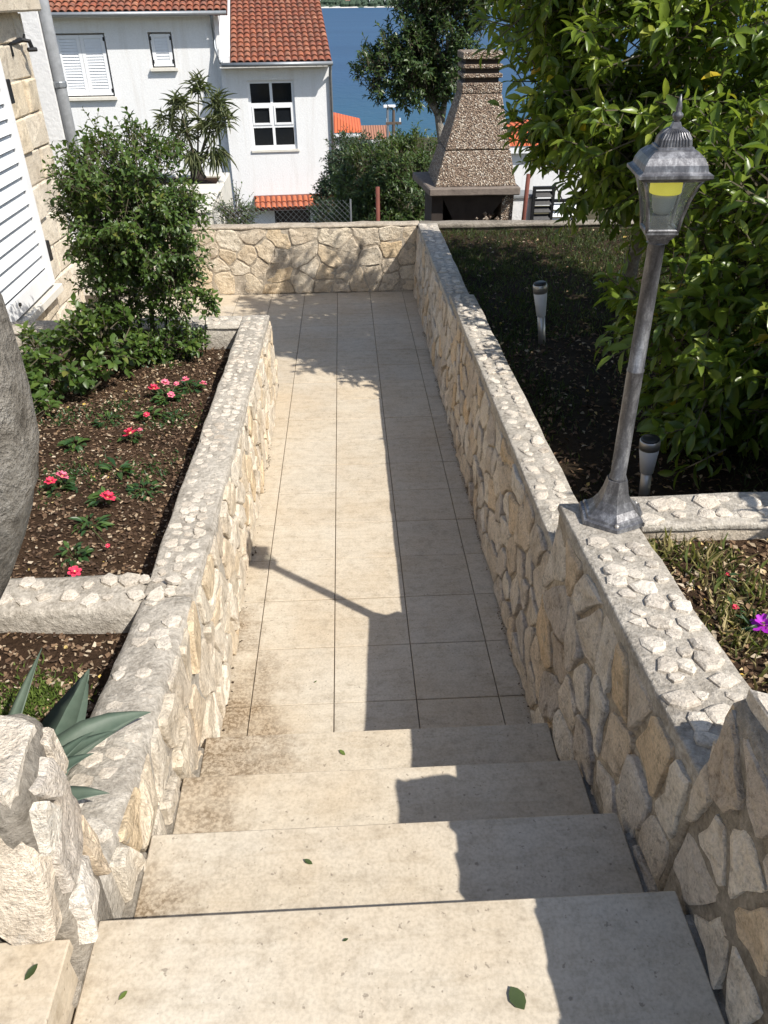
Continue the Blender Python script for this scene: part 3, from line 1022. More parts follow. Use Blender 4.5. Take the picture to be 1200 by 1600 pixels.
# tall pier beside the top step
wc = thing('stone_pier', (0.78, 0.2, 0.6), 'tall rounded end of rubble stone wall beside the top step', 'wall')
wall_core('mortar_core', (0.662, 0.945), (0.655, -1.4), (0.98, 0.945), (0.98, -1.4), 1.235, 1.25, 0.5, M['mortar_dark'], wc, 0.012, 0.045, 10)
stone_face(Patch((0.652, 0.93, 0.70), (0.648, -0.6, 0.70), (0.660, 0.93, 1.20), (0.655, -0.6, 1.21), (-1, 0, 0)), rng, M['stone'], wc, 0.11, 0.20, 0.014, 0.010)
stone_face(Patch((0.67, 0.947, 0.95), (0.93, 0.947, 0.95), (0.67, 0.947, 1.20), (0.93, 0.947, 1.20), (0, 1, 0)), rng, M['stone'], wc, 0.14, 0.14, 0.014, 0.014)
stone_face(Patch((0.67, 0.93, 1.238), (0.67, -0.3, 1.246), (0.96, 0.93, 1.238), (0.96, -0.3, 1.246), (0, 0, 1)), rng, M['chip'], wc, 0.22, 0.15, 0.015, 0.010)

# wall across the end of the path and behind the garden
wd = thing('end_wall', (-0.5, 7.9, -0.25), 'golden beige rubble stone wall closing off the end of the path', 'wall')
wall_core('mortar_core', (-1.80, 7.785), (0.70, 7.785), (-1.80, 7.915), (0.70, 7.915), 0.385, 0.385, -0.7, M['mortar'], wd, 0.0, 0.012, 11)
stone_face(Patch((-1.79, 7.786, gz(7.8)), (0.67, 7.786, gz(7.8)), (-1.79, 7.786, 0.395), (0.70, 7.786, 0.395), (0, -1, 0)), rng, M['stone_gold'], wd, 0.23, 0.145, 0.005, 0.010, 0.46)
stone_face(Patch((-1.803, 7.80, gz(7.8)), (-1.803, 7.91, gz(7.8)), (-1.803, 7.80, 0.365), (-1.803, 7.91, 0.365), (-1, 0, 0)), rng, M['stone_gold'], wd, 0.16, 0.165, 0.012, 0.015)
wall_core('coping', (-1.81, 7.777), (0.72, 7.777), (-1.81, 7.925), (0.72, 7.925), 0.412, 0.410, 0.388, M['mortar'], wd, 0, 0.008, 12)
wd2 = thing('back_garden_wall', (2.4, 7.9, -0.3), 'low grey wall closing the back of the shaded lower garden', 'wall')
wall_core('mortar_core', (0.90, 7.80), (6.0, 7.80), (0.90, 7.915), (6.0, 7.915), 0.37, 0.32, -0.7, M['mortar_tree_shade'], wd2, 0, 0.012, 13)
wall_core('coping', (0.722, 7.78), (6.0, 7.78), (0.722, 7.925), (6.0, 7.925), 0.408, 0.345, 0.36, M['mortar_dark'], wd2, 0, 0.010, 14)

# planter: path side wall, end walls
wp = thing('planter_wall', (-0.64, 3.6, -0.2), 'pale rubble stone planter wall holding the rose bed, pebbles set in its top', 'wall')
wall_core('mortar_core', (-0.560, 5.30), (-0.556, 2.05), (-0.745, 5.30), (-0.735, 2.05), 0.395, 0.565, -0.45, M['mortar_grey'], wp, 0.012, 0.02, 15)
stone_face(Patch((-0.548, 5.29, gz(5.3)), (-0.546, 2.06, gz(2.05)), (-0.558, 5.29, 0.375), (-0.556, 2.06, 0.55), (1, 0, 0)), rng, M['stone_pale'], wp, 0.13, 0.16, 0.004, 0.014, 0.42)
cp = wall_core('coping', (-0.562, 5.31), (-0.562, 2.06), (-0.748, 5.31), (-0.738, 2.06), 0.405, 0.575, 0.38, M['mortar_grey'], wp, 0, 0.010, 16)
coping_chips(Patch((-0.575, 5.28, 0.405), (-0.575, 2.1, 0.573), (-0.74, 5.28, 0.405), (-0.73, 2.1, 0.573), (0, 0, 1)), rng, cp, 0.025, 0.052, 0.008, 0.05)
wall_core('mortar_core', (-0.74, 5.30), (-2.44, 5.30), (-0.74, 5.10), (-2.44, 5.10), 0.395, 0.395, -0.45, M['mortar_grey'], wp, 0, 0.02, 17)
cp = wall_core('coping', (-0.747, 5.31), (-2.44, 5.31), (-0.747, 5.09), (-2.44, 5.09), 0.404, 0.404, 0.38, M['mortar_grey'], wp, 0, 0.01, 18)
coping_chips(Patch((-0.75, 5.29, 0.404), (-1.5, 5.29, 0.404), (-0.75, 5.11, 0.404), (-1.5, 5.11, 0.404), (0, 0, 1)), rng, cp, 0.030, 0.08)
stone_face(Patch((-0.56, 5.303, -0.17), (-2.4, 5.303, -0.17), (-0.56, 5.303, 0.37), (-2.4, 5.303, 0.37), (0, 1, 0)), rng, M['stone_pale'], wp, 0.24, 0.17, 0.010, 0.016)
# near half of the planter, beside the steps
wq = thing('small_planter_wall', (-0.65, 1.5, -0.1), 'pale grey mortared stone wall round the small agave bed beside the steps', 'wall')
wall_core('mortar_core', (-0.556, 2.06), (-0.560, 0.90), (-0.740, 2.06), (-0.745, 0.90), 0.585, 0.735, -0.2, M['mortar_grey'], wq, 0.010, 0.035, 19)
stone_face(Patch((-0.545, 2.05, -0.05), (-0.548, 0.98, 0.20), (-0.556, 2.05, 0.57), (-0.562, 0.98, 0.70), (1, 0, 0)), rng, M['stone_pale'], wq, 0.14, 0.20, 0.004, 0.018)
coping_chips(Patch((-0.565, 2.04, 0.586), (-0.575, 1.0, 0.722), (-0.735, 2.04, 0.586), (-0.74, 1.0, 0.722), (0, 0, 1)), rng, wq, 0.032, 0.064, 0.008, 0.15)
wall_core('mortar_core', (-0.735, 1.975), (-2.44, 1.975), (-0.735, 2.175), (-2.44, 2.175), 0.590, 0.600, -0.2, M['mortar_grey'], wq, 0, 0.030, 20)
coping_chips(Patch((-0.60, 1.99, 0.590), (-1.6, 1.99, 0.598), (-0.60, 2.16, 0.590), (-1.6, 2.16, 0.598), (0, 0, 1)), rng, wq, 0.036, 0.072, 0.006, 0.04, (0.45, 0.9))

# big rock-faced pier by the side step
we = thing('rock_pier', (-0.9, 0.85, 0.72), 'big pale rock-faced stone pier above the small side step', 'wall')
wall_core('mortar_core', (-2.44, 0.765), (-0.535, 0.765), (-2.44, 0.965), (-0.56, 0.965), 1.235, 1.235, 0.5, M['mortar_dark'], we, 0.0, 0.04, 21)
pf = Patch((-1.50, 0.763, 0.85), (-0.54, 0.763, 0.86), (-1.50, 0.775, 1.225), (-0.54, 0.775, 1.225), (0, -1, 0))
stone_face(pf, rng, M['stone'], we, 0.19, 0.19, 0.009, 0.022, 0.44)
stone_face(Patch((-0.537, 0.775, 0.76), (-0.560, 0.955, 0.76), (-0.535, 0.775, 1.21), (-0.560, 0.955, 1.21), (1, 0, 0)), rng, M['stone'], we, 0.11, 0.16, 0.008, 0.018)
stone_face(Patch((-1.5, 0.77, 1.233), (-0.54, 0.77, 1.233), (-1.5, 0.955, 1.233), (-0.56, 0.955, 1.233), (0, 0, 1)), rng, M['stone'], we, 0.20, 0.15, 0.008, 0.018)

# ------------------------------------------------------------------ garden soil
rng = random.Random(8)


def soil(name, x0, x1, y0, y1, z0, z1, mat, st=0.07, amp=0.02):
    nx, ny = max(2, int((x1 - x0) / st)), max(2, int((y1 - y0) / st))
    xs = [x0 + (x1 - x0) * i / nx for i in range(nx + 1)]
    ys = [y0 + (y1 - y0) * i / ny for i in range(ny + 1)]
    return grid_sheet(name, xs, ys, lambda x, y: z0 + (z1 - z0) * (y - y0) / (y1 - y0) + amp * (noise.noise((x * 3, y * 3, 0)) + .5 * noise.noise((x * 9, y * 9, 3))), mat)


def soil_h(x0, x1, y0, y1, z0, z1, amp):
    return lambda x, y: z0 + (z1 - z0) * (y - y0) / (y1 - y0) + amp * (noise.noise((x * 3, y * 3, 0)) + .5 * noise.noise((x * 9, y * 9, 3)))


soil('rose_bed_soil', -2.45, -0.73, 2.15, 5.12, 0.40, 0.245, M['soil'])
bedz = soil_h(-2.45, -0.73, 2.15, 5.12, 0.40, 0.245, 0.02)
soil('agave_bed_soil', -2.45, -0.73, 0.94, 2.0, 0.52, 0.49, M['soil'])
agz = soil_h(-1.75, -0.73, 0.94, 2.0, 0.52, 0.49, 0.02)
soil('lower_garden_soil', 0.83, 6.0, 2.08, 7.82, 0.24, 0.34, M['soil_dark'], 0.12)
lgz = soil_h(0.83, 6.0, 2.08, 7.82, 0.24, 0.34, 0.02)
soil('upper_garden_soil', 0.87, 3.2, -1.2, 1.94, 0.86, 0.82, M['soil'], 0.07)
ugz = soil_h(0.87, 3.2, -1.2, 1.94, 0.86, 0.82, 0.02)
CHIP_T = (np.array([(0, -.5, 0), (1, -.35, .05), (.9, .4, .12), (.1, .5, .03)]), [(0, 1, 2, 3)])


def scatter(name, label, cat, n, area, zf, size, mat, rs, tilt=0.5, aspect=(0.35, 0.8), tmpl=CHIP_T, keep=None, power=1.0):
    P, D, U, L, W, Q = [], [], [], [], [], []
    while len(P) < n:
        x, y = rs.uniform(area[0], area[1]), rs.uniform(area[2], area[3])
        if keep is not None and rs.random() > keep(x, y): continue
        a = rs.random() * 6.28
        P.append((x, y, zf(x, y) + rs.uniform(0.001, 0.012)))
        D.append((math.cos(a), math.sin(a), rs.normal(0, tilt * .5)))
        U.append((rs.normal(0, tilt), rs.normal(0, tilt), 1))
        l = size * rs.uniform(0.4, 1.6)
        L.append(l); W.append(l * rs.uniform(*aspect)); Q.append(rs.random() ** power)
    o = put(name, leaf_mesh(name, P, D, U, L, W, Q, mat, tmpl))
    return tag(o, label, cat, kind='stuff')


rs = np.random.RandomState(21)
scatter('bark_mulch', 'brown bark mulch and pale chips strewn over the rose bed', 'mulch', 20000, (-2.4, -0.75, 2.16, 5.1), bedz, 0.0135, M['mulch'], rs, power=1.25)
scatter('bed_litter', 'dry leaf litter on the small agave bed', 'litter', 5200, (-2.0, -0.75, 0.97, 1.97), agz, 0.013, M['mulch'], rs, power=0.7)
scatter('leaf_litter', 'dry brown leaf litter on the shaded lower garden', 'litter', 6500, (0.86, 3.4, 2.12, 7.7), lgz, 0.034, M['litter'], rs, 0.4, (0.3, 0.5), LT_LITE, power=2.2, keep=lambda x, y: 1.0 if y < 5.2 else 0.3)
scatter('dry_litter', 'straw coloured dry leaves on the upper garden beside the lamp wall', 'litter', 5200, (0.89, 1.8, 0.7, 1.92), ugz, 0.020, M['litter'], rs, 0.5, (0.3, 0.6), LT_LITE, power=0.8)


def grass_patch(name, label, n, area, zf, h, mat, rs, keep=None, lean=0.5, w=0.005):
    P, D, U, L, W, Q = [], [], [], [], [], []
    while len(P) < n:
        x, y = rs.uniform(area[0], area[1]), rs.uniform(area[2], area[3])
        if keep is not None and rs.random() > keep(x, y): continue
        P.append((x, y, zf(x, y) - 0.004))
        d = (rs.normal(0, lean), rs.normal(0, lean), 1)
        D.append(d); U.append((rs.normal(), rs.normal(), 0.2))
        L.append(h * rs.uniform(0.4, 1.3)); W.append(w * rs.uniform(0.6, 1.4)); Q.append(rs.random())
    return tag(put(name, leaf_mesh(name, P, D, U, L, W, Q, mat, LT_LITE)), label, 'grass', kind='stuff')


def blobs(pts, r):
    return lambda x, y: max(math.exp(-((x - a) ** 2 + (y - b) ** 2) / (r * r)) for a, b in pts)


grass_patch('dry_grass', 'sunlit half dry grass tufts on the upper garden behind the lamp wall', 1300, (0.90, 1.7, 0.75, 1.92), ugz, 0.06, M['grass'], rs, blobs([(0.97, 1.86), (1.05, 1.8), (1.1, 1.65), (1.02, 1.5), (1.1, 1.25), (1.3, 1.6), (1.2, 1.4), (0.98, 1.1), (1.5, 1.7)], 0.09), 0.6)
grass_patch('shade_grass', 'thin dark grass on the shaded lower garden ground', 16000, (0.86, 3.2, 2.2, 7.7), lgz, 0.055, M['darkgrass'], rs, lambda x, y: min(1, 0.06 + 0.5 * (noise.noise((x * 1.6, y * 1.6, 7)) > 0.05) + 0.5 * (y > 5.0)), 0.6)
grass_patch('moss', 'bright green moss cushions in the small agave bed', 3600, (-1.5, -0.8, 1.15, 1.95), agz, 0.030, M['moss'], rs, blobs([(-1.13, 1.60), (-1.05, 1.55), (-1.2, 1.48), (-1.0, 1.66), (-1.10, 1.44)], 0.085), 0.7, 0.006)
grass_patch('bed_weeds', 'low green weeds scattered over the rose bed', 1500, (-2.3, -0.8, 2.2, 5.05), bedz, 0.03, M['bedplant'], rs, blobs([(-1.6, 4.0), (-1.35, 4.1), (-1.0, 3.9), (-1.2, 4.9), (-1.35, 3.3), (-1.0, 3.3), (-1.6, 3.0)], 0.12), 0.8, 0.010)


def at(px, py, Y):
    """point at distance Y up the path that lies in the direction of a point measured in the photograph"""
    d = _f + _r * ((px - 600) / 1202.5) - _u * ((py - 800) / 1202.5)
    return Vector((0, 0, CH)) + d * (Y / d.y)


def seen(p):
    v = Vector(p) - Vector((0, 0, CH))
    z = v.dot(_f)
    if z < 0.1: return False
    return abs(v.dot(_r) / z) < 0.52 and abs(v.dot(_u) / z) < 0.69


# ------------------------------------------------------------------ stone house along the planter
rng = random.Random(31)
XH = -2.45
sh = thing('stone_house', (-4.0, 5.0, -0.3), 'stone block house wall with open white louvred shutter beside the rose bed', 'house')
box('wall', -6.5, XH - 0.03, -1.0, 7.165, -0.6, 3.4, M['mortar_grey'], sh)
zc = 1.745 - 0.241 * 9
row = 0
SHZ0, SHY1 = 0.335, 6.42
while zc < 2.17:
    y = 7.168
    first = True
    while y > 2.2:
        ln = rng.uniform(0.26, 0.46)
        if first: ln = (0.22, 0.42)[row % 2] * rng.uniform(0.9, 1.1)
        y0 = y - ln
        xb = XH - 0.034
        p = Patch((xb, y, zc), (xb, y0, zc), (xb, y, zc + 0.241), (xb, y0, zc + 0.241), (1, 0, 0))
        inside = (zc > SHZ0 - 0.15 and y < SHY1 + 0.05 and y0 > 4.9)
        if not inside:
            stone_on(p, [(0, 0), (p.w, 0), (p.w, 0.241), (0, 0.241)], rng, M['block'], sh, 0.005, 0.034, 'block', soft=False, wob=0.003)
        elif zc > SHZ0 - 0.15 and y0 < SHY1 + 0.05 < y + 0.05: pass
        first = False
        y = y0
    zc += 0.241
    row += 1
# jamb blocks beside the shutter
zc = 1.745 - 0.241 * 6
while zc < 2.17:
    p = Patch((XH - 0.03, 6.80, zc), (XH - 0.03, SHY1 + 0.01, zc), (XH - 0.03, 6.80, zc + 0.241), (XH - 0.03, SHY1 + 0.01, zc + 0.241), (1, 0, 0))
    zc += 0.241
box('quoin', XH - 0.06, XH - 0.002, 7.165, 7.185, -0.5, 2.17, M['block'], sh)
sill = box('window_sill', XH - 0.05, XH + 0.075, 4.9, 6.50, 0.235, 0.300, M['sill_stone'], sh, bevel=0.006)
shut = bpy.data.objects.new('shutter', None)
COL.objects.link(shut)
shut.location = (XH, 5.8, 0.33)
attach(shut, sh)
shut['label'] = 'white louvred window shutter'
xs0, xs1 = XH + 0.005, XH + 0.052
box('frame_stile', xs0, xs1, SHY1 - 0.105, SHY1, 0.33, 2.02, M['white'], shut, bevel=0.006)
box('frame_stile', xs0, xs1, 5.20, 5.30, 0.33, 2.02, M['white'], shut, bevel=0.006)
box('frame_rail', xs0, xs1 - 0.002, 5.30, SHY1 - 0.105, 0.33, 0.465, M['white'], shut, bevel=0.006)
box('frame_rail', xs0, xs1 - 0.002, 5.30, SHY1 - 0.105, 1.92, 2.02, M['white'], shut, bevel=0.006)
box('back_panel', xs0 - 0.004, xs0 + 0.003, 5.25, SHY1 - 0.06, 0.40, 1.95, M['iron'], shut)
z = 0.485
while z < 1.90:
    hexa('slat', [(xs0 + 0.034, 5.302, z), (xs0 + 0.040, 5.302, z + 0.004), (xs0 + 0.040, SHY1 - 0.113, z + 0.004), (xs0 + 0.034, SHY1 - 0.113, z),
                  (xs0 + 0.008, 5.302, z + 0.082), (xs0 + 0.014, 5.302, z + 0.086), (xs0 + 0.014, SHY1 - 0.113, z + 0.086), (xs0 + 0.008, SHY1 - 0.113, z + 0.082)], M['white_lam'], shut)
    z += 0.0965
vs, fs = tube([(xs1 - 0.01, 5.62, 0.415), (xs1 + 0.012, 5.62, 0.415)], 0.014, 10)
mo('knob', vs, fs, M['iron'], shut)
for zz in (0.50, 1.63):
    box('hinge', XH + 0.004, XH + 0.062, SHY1 - 0.006, SHY1 + 0.052, zz, zz + 0.155, M['iron'], sh, bevel=0.004)
box('eave_slab', -6.6, XH + 0.13, 1.0, 7.30, 2.185, 2.52, M['block'], sh, bevel=0.012, cut=0.2, rough=0.01)
# wrought iron shutter catch
vs, fs = [], []
A = at(20, 66, 6.85)
for pts, r in (([(0, 0, 0), (0.02, 0.05, 0.0), (0.05, 0.10, 0.012), (0.10, 0.13, 0.0), (0.11, 0.135, -0.055)], 0.017), ([(0, 0, 0.02), (0, 0.005, -0.09)], 0.016), ([(0.085, 0.11, -0.055), (0.135, 0.15, -0.055)], 0.016), ([(0.06, 0.11, 0.0), (0.075, 0.125, 0.045)], 0.009)):
    tube([(XH - 0.01 + p[0] * 0.9, A.y - 0.03 + p[1] * 1.4, A.z + p[2]) for p in pts], r, 6, vs, fs)
mo('shutter_catch', vs, fs, M['iron'], sh)

# white plastered pier and grey downpipe past the corner of the stone house
p0, p1 = at(34, 20, 9.7), at(57, 20, 9.7)
pier = thing('plastered_pier', ((p0.x + p1.x) / 2, 9.8, -0.3), 'narrow white plastered pier behind the corner of the stone house', 'pillar')
box('shaft', p0.x - 0.35, p1.x, 9.7, 9.95, -1.3, 3.3, M['plaster'], pier)
box('cap', p0.x - 0.40, p1.x + 0.05, 9.65, 10.0, 3.3, 3.36, M['cement'], pier)
vs, fs = tube([(p1.x + 0.062, 9.78, -1.3), (p1.x + 0.062, 9.78, 3.3)], 0.060, 14)
dp = thing('downpipe', (p1.x + 0.06, 9.78, -1.3), 'stout grey downpipe running down the narrow white pier', 'pipe')
mo('pipe', vs, fs, M['cement'], dp, True)
for zz in (0.1, 1.45, 2.7):
    vs, fs = lathe([(0.066, zz), (0.070, zz + 0.01), (0.070, zz + 0.05), (0.066, zz + 0.06)], 14, 0, p1.x + 0.062, 9.78)
    mo('bracket', vs, fs, M['zinc'], dp)

# ------------------------------------------------------------------ white house down the slope
wh = thing('white_house', (-0.39, 28.0, -5.2), 'white plastered house with red tiled roofs and closed shutters beyond the end wall', 'house', rz=R(4.5))
HB = -5.2        # local z is height above the base empty


def facade(name, x0, x1, z0, z1, y0, y1, holes, mat, parent):
    """wall slab with real openings (one mesh)"""
    xs = sorted({x0, x1} | {h[0] for h in holes} | {h[1] for h in holes})
    zs = sorted({z0, z1} | {h[2] for h in holes} | {h[3] for h in holes})
    solid = lambda i, j: 0 <= i < len(xs) - 1 and 0 <= j < len(zs) - 1 and not any(h[0] <= (xs[i] + xs[i + 1]) / 2 <= h[1] and h[2] <= (zs[j] + zs[j + 1]) / 2 <= h[3] for h in holes)
    vs, fs = [], []

    def quad(*q):
        b = len(vs); vs.extend(q); fs.append((b, b + 1, b + 2, b + 3))
    for i in range(len(xs) - 1):
        for j in range(len(zs) - 1):
            if not solid(i, j): continue
            a, b, c, d = xs[i], xs[i + 1], zs[j], zs[j + 1]
            quad((a, y0, c), (b, y0, c), (b, y0, d), (a, y0, d))
            quad((b, y1, c), (a, y1, c), (a, y1, d), (b, y1, d))
            if not solid(i - 1, j): quad((a, y1, c), (a, y0, c), (a, y0, d), (a, y1, d))
            if not solid(i + 1, j): quad((b, y0, c), (b, y1, c), (b, y1, d), (b, y0, d))
            if not solid(i, j - 1): quad((a, y1, c), (b, y1, c), (b, y0, c), (a, y0, c))
            if not solid(i, j + 1): quad((a, y0, d), (b, y0, d), (b, y1, d), (a, y1, d))
    return mo(name, vs, fs, mat, parent, local=True)


def hz(z): return z - HB


S1 = (-8.28, -6.74, hz(-0.34), hz(1.375))
S2 = (-5.46, -4.75, hz(0.42), hz(1.375))
W1 = (-2.60, -1.13, hz(-1.943), hz(0.06))
D1 = (-2.07, -0.84, hz(-5.6), hz(-3.78))
facade('wall', -14, -3.30, hz(-6.5), hz(2.0), 0.35, 0.65, [S1, S2], M['plaster'], wh)
facade('wall', -3.36, 0.0, hz(-6.5), hz(0.66), 0.0, 0.30, [W1, D1], M['plaster'], wh)
box('wall', -3.36, -3.06, 0.301, 9, hz(-6.5), hz(0.6), M['plaster'], wh, local=True)
box('wall', -0.30, 0.0, 0.301, 9, hz(-6.5), hz(0.55), M['plaster'], wh, local=True)
box('back_room', -13.9, -3.4, 0.9, 9, hz(-6.5), hz(1.9), M['plaster'], wh, local=True)
box('back_room', -3.04, -0.32, 0.55, 8.9, hz(-6.5), hz(0.4), M['soot'], wh, local=True)


def far_shutter(h, parent, leaves):
    w = bpy.data.objects.new('shutter', None)
    COL.objects.link(w)
    w.location = ((h[0] + h[1]) / 2, 0.42, h[2])
    attach(w, parent, True)
    X0, X1, Z0, Z1 = h[0] - w.location.x + .05, h[1] - w.location.x - .05, 0.05, h[3] - h[2] - .05
    fr = lambda a, b, c, d, y0=-.01, y1=.03, nm='frame_rail': box(nm, a, b, y0, y1, c, d, M['white'], w, local=True)
    n = leaves
    for k in range(n):
        a, b = X0 + (X1 - X0) * k / n, X0 + (X1 - X0) * (k + 1) / n
        fr(a + .004, a + .11, Z0, Z1, nm='frame_stile'); fr(b - .11, b - .004, Z0, Z1, nm='frame_stile')
        fr(a + .112, b - .112, Z0, Z0 + .12, -.008, .028); fr(a + .112, b - .112, Z1 - .10, Z1, -.008, .028)
        m = max(6, int((Z1 - Z0 - .22) / 0.075))
        for q in range(m):
            z = Z0 + .125 + (Z1 - Z0 - .23) * q / m
            hh = (Z1 - Z0 - .23) / m
            hexa('slat', [(a + .112, -.006, z), (b - .112, -.006, z), (b - .112, .0, z + .004), (a + .112, .0, z + .004), (a + .112, .02, z + hh * .93), (b - .112, .02, z + hh * .93), (b - .112, .026, z + hh), (a + .112, .026, z + hh)], M['white_lam'], w, local=True)
    for q in (X0 - 0.02, X1 - 0.03):
        for z in (Z0 + .08, Z1 - .16):
            box('hinge', q, q + .05, -.03, -.012, z, z + .10, M['iron'], w, local=True)
    box('window_sill', h[0] - .06, h[1] + .06, 0.22, 0.50, h[2] - .07, h[2] + .012, M['sill_stone'], parent, local=True)


far_shutter(S1, wh, 2)
far_shutter(S2, wh, 1)
win = bpy.data.objects.new('window', None)
COL.objects.link(win)
win.location = (W1[0], 0.08, W1[2])
attach(win, wh, True)
ww, wh_ = W1[1] - W1[0], W1[3] - W1[2]
F = 0.085
for a, b in ((0, F), (ww / 2 - F / 2, ww / 2 + F / 2), (ww - F, ww)):
    box('frame_post', a, b, 0, .07, 0, wh_, M['white'], win, local=True)
rows = [0, wh_ * .345, wh_ * .66, wh_]
for i, z in enumerate(rows):
    z0 = min(max(z - F / 2, 0), wh_ - F)
    for a, b in ((F, ww / 2 - F / 2), (ww / 2 + F / 2, ww - F)):
        box('frame_rail', a + .001, b - .001, .003, .067, z0, z0 + F + (.04 if i == 0 else 0), M['white'], win, local=True)
for i in range(3):
    for k, (a, b) in enumerate(((F, ww / 2 - F / 2), (ww / 2 + F / 2, ww - F))):
        box('pane', a - .01, b + .01, .035, .045, rows[i], rows[i + 1], M['glass_dark'], win, local=True)
        if i == 1:
            for q in ((a, a + .06, rows[1] + .04, rows[2] - .04), (b - .06, b, rows[1] + .04, rows[2] - .04), (a + .06, b - .06, rows[1] + .04, rows[1] + .10), (a + .06, b - .06, rows[2] - .10, rows[2] - .04)):
                box('sash', q[0] + .002, q[1] - .002, -.02, .03, q[2], q[3], M['white'], win, local=True)
box('window_sill', W1[0] - .04, W1[1] + .06, -0.05, 0.14, W1[2] - .06, W1[2] + .005, M['sill_stone'], wh, local=True)
box('door', D1[0], D1[1], 0.20, 0.26, D1[2], D1[3], M['soot'], wh, local=True)


def barrel(name, w, ln, mat, n=6):
    """half-round clay tile lying along +y, upper end narrower"""
    vs, fs = [], []
    for t, y in ((1.0, 0.0), (0.86, ln)):
        for rr in (1.0, 0.86):
            for i in range(n + 1):
                a = math.pi * i / n
                vs.append((math.cos(a) * w / 2 * rr * t, y, math.sin(a) * w * .42 * rr * t - (0.02 if y else 0)))
    k = n + 1
    for i in range(n):
        fs += [(i, i + 1, 2 * k + i + 1, 2 * k + i), (k + i + 1, k + i, 3 * k + i, 3 * k + i + 1), (i + 1, i, k + i, k + i + 1)]
    return mesh_of(name, vs, fs, mat)


BT = barrel('roof_tile', 0.205, 0.46, M['roof'])
BT2 = barrel('roof_tile', 0.165, 0.34, M['roof_new'])


def tiled_roof(parent, x0, x1, y0, z0, slope, cols, rows, exp, me, pan_mat, rng, over=0.02):
    r = bpy.data.objects.new('roof', None)
    COL.objects.link(r)
    r.location = (x0, y0, z0)
    r.rotation_euler = (slope, 0, 0)
    attach(r, parent, True)
    ln = rows * exp + .1
    box('roof_deck', 0, x1 - x0, 0.03, ln, -0.16, -0.02, pan_mat, r, local=True)
    st = (x1 - x0) / cols
    for i in range(cols):
        for j in range(rows):
            o = put('roof_tile', me, r, Matrix.Translation(((i + .5) * st + rng.uniform(-.006, .006), j * exp - 0.06 + rng.uniform(-.01, .01), -0.012 + (0.0 if j else 0.0))) @ Matrix.Rotation(rng.uniform(-.02, .02), 4, 'Z') @ Matrix.Rotation(-0.045, 4, 'X'), True)
    return r


rr = random.Random(3)
tiled_roof(wh, -3.02, 0.08, -0.42, hz(0.60), R(17), 15, 16, 0.375, BT, M['rust'], rr)
tiled_roof(wh, -11.5, -2.98, -0.05, hz(1.93), R(17), 42, 4, 0.375, BT, M['rust'], rr)
sl = math.tan(R(17))
hexa('parapet', [(-3.36, -.30, hz(.50)), (-3.04, -.30, hz(.50)), (-3.04, 6.2, hz(.5) + 6.5 * sl - .1), (-3.36, 6.2, hz(.5) + 6.5 * sl - .1),
                 (-3.36, -.30, hz(.74)), (-3.04, -.30, hz(.74)), (-3.04, 6.2, hz(.78) + 6.5 * sl), (-3.36, 6.2, hz(.78) + 6.5 * sl)], M['plaster'], wh, local=True)
hexa('wall', [(-3.35, .35, hz(.3)), (-3.32, .35, hz(.3)), (-3.32, 6, hz(.3)), (-3.35, 6, hz(.3)), (-3.35, .35, hz(.9)), (-3.32, .35, hz(.9)), (-3.32, 6, hz(2.5)), (-3.35, 6, hz(2.5))], M['plaster'], wh, local=True)


def gutter(x0, x1, y, z):
    vs, fs = tube([(x0, y, z), (x1, y, z)], 0.062, 8)
    mo('gutter', vs, fs, M['zinc'], wh, True, True)


gutter(-3.30, 0.10, -0.53, hz(0.53))
gutter(-11.5, -3.0, -0.16, hz(1.86))
vs, fs = tube([(0.035, -0.45, hz(0.5)), (0.035, -0.08, hz(0.2)), (0.035, -0.06, hz(-6.4))], 0.05, 8)
mo('downpipe', vs, fs, M['zinc'], wh, True, True)
vs, fs = tube([(-3.45, -0.14, hz(1.80)), (-3.47, 0.24, hz(1.55)), (-3.47, 0.24, hz(0.95)), (-3.36, -0.1, hz(0.66)), (-3.30, -0.4, hz(0.58))], 0.055, 8)
mo('downpipe', vs, fs, M['zinc'], wh, True, True)
box('soffit', -3.36, 0.0, -0.40, -0.002, hz(0.42), hz(0.47), M['plaster'], wh, local=True)
box('soffit', -11.5, -3.37, -0.05, 0.348, hz(1.76), hz(1.81), M['plaster'], wh, local=True)
can = tiled_roof(wh, -2.70, 0.0, -0.62, hz(-3.60), R(24), 15, 2, 0.30, BT2, M['rust'], rr)
can.name = 'door_canopy'
box('canopy_slab', -2.62, -0.05, -0.52, -0.01, hz(-3.74), hz(-3.66), M['plaster'], wh, local=True)

# ------------------------------------------------------------------ garden fireplace behind the wall
bq = thing('garden_fireplace', (1.35, 8.75, -0.6), 'tapered outdoor fireplace of brown washed pebble concrete behind the garden wall', 'fireplace')
ZS = 0.545
hood_v = [(0.925, 8.40, ZS + .075), (1.765, 8.40, ZS + .075), (1.765, 9.22, ZS + .075), (0.925, 9.22, ZS + .075),
          (1.195, 8.66, 1.44), (1.60, 8.66, 1.44), (1.60, 9.08, 1.44), (1.195, 9.08, 1.44)]
mid = lambda a, b, t: tuple(a[i] + (b[i] - a[i]) * t for i in range(3))
lo = hood_v[:4] + [mid(hood_v[i], hood_v[i + 4], 0.395) for i in range(4)]
hi = [mid(hood_v[i], hood_v[i + 4], 0.405) for i in range(4)] + hood_v[4:]
hexa('hood', lo, M['aggregate'], bq, bevel=0.008)
hexa('hood', hi, M['aggregate'], bq, bevel=0.008)
chim = [(1.44, 1.535, 1.0), (1.575, 1.615, .98), (1.655, 1.695, .98), (1.735, 1.80, 1.02)]
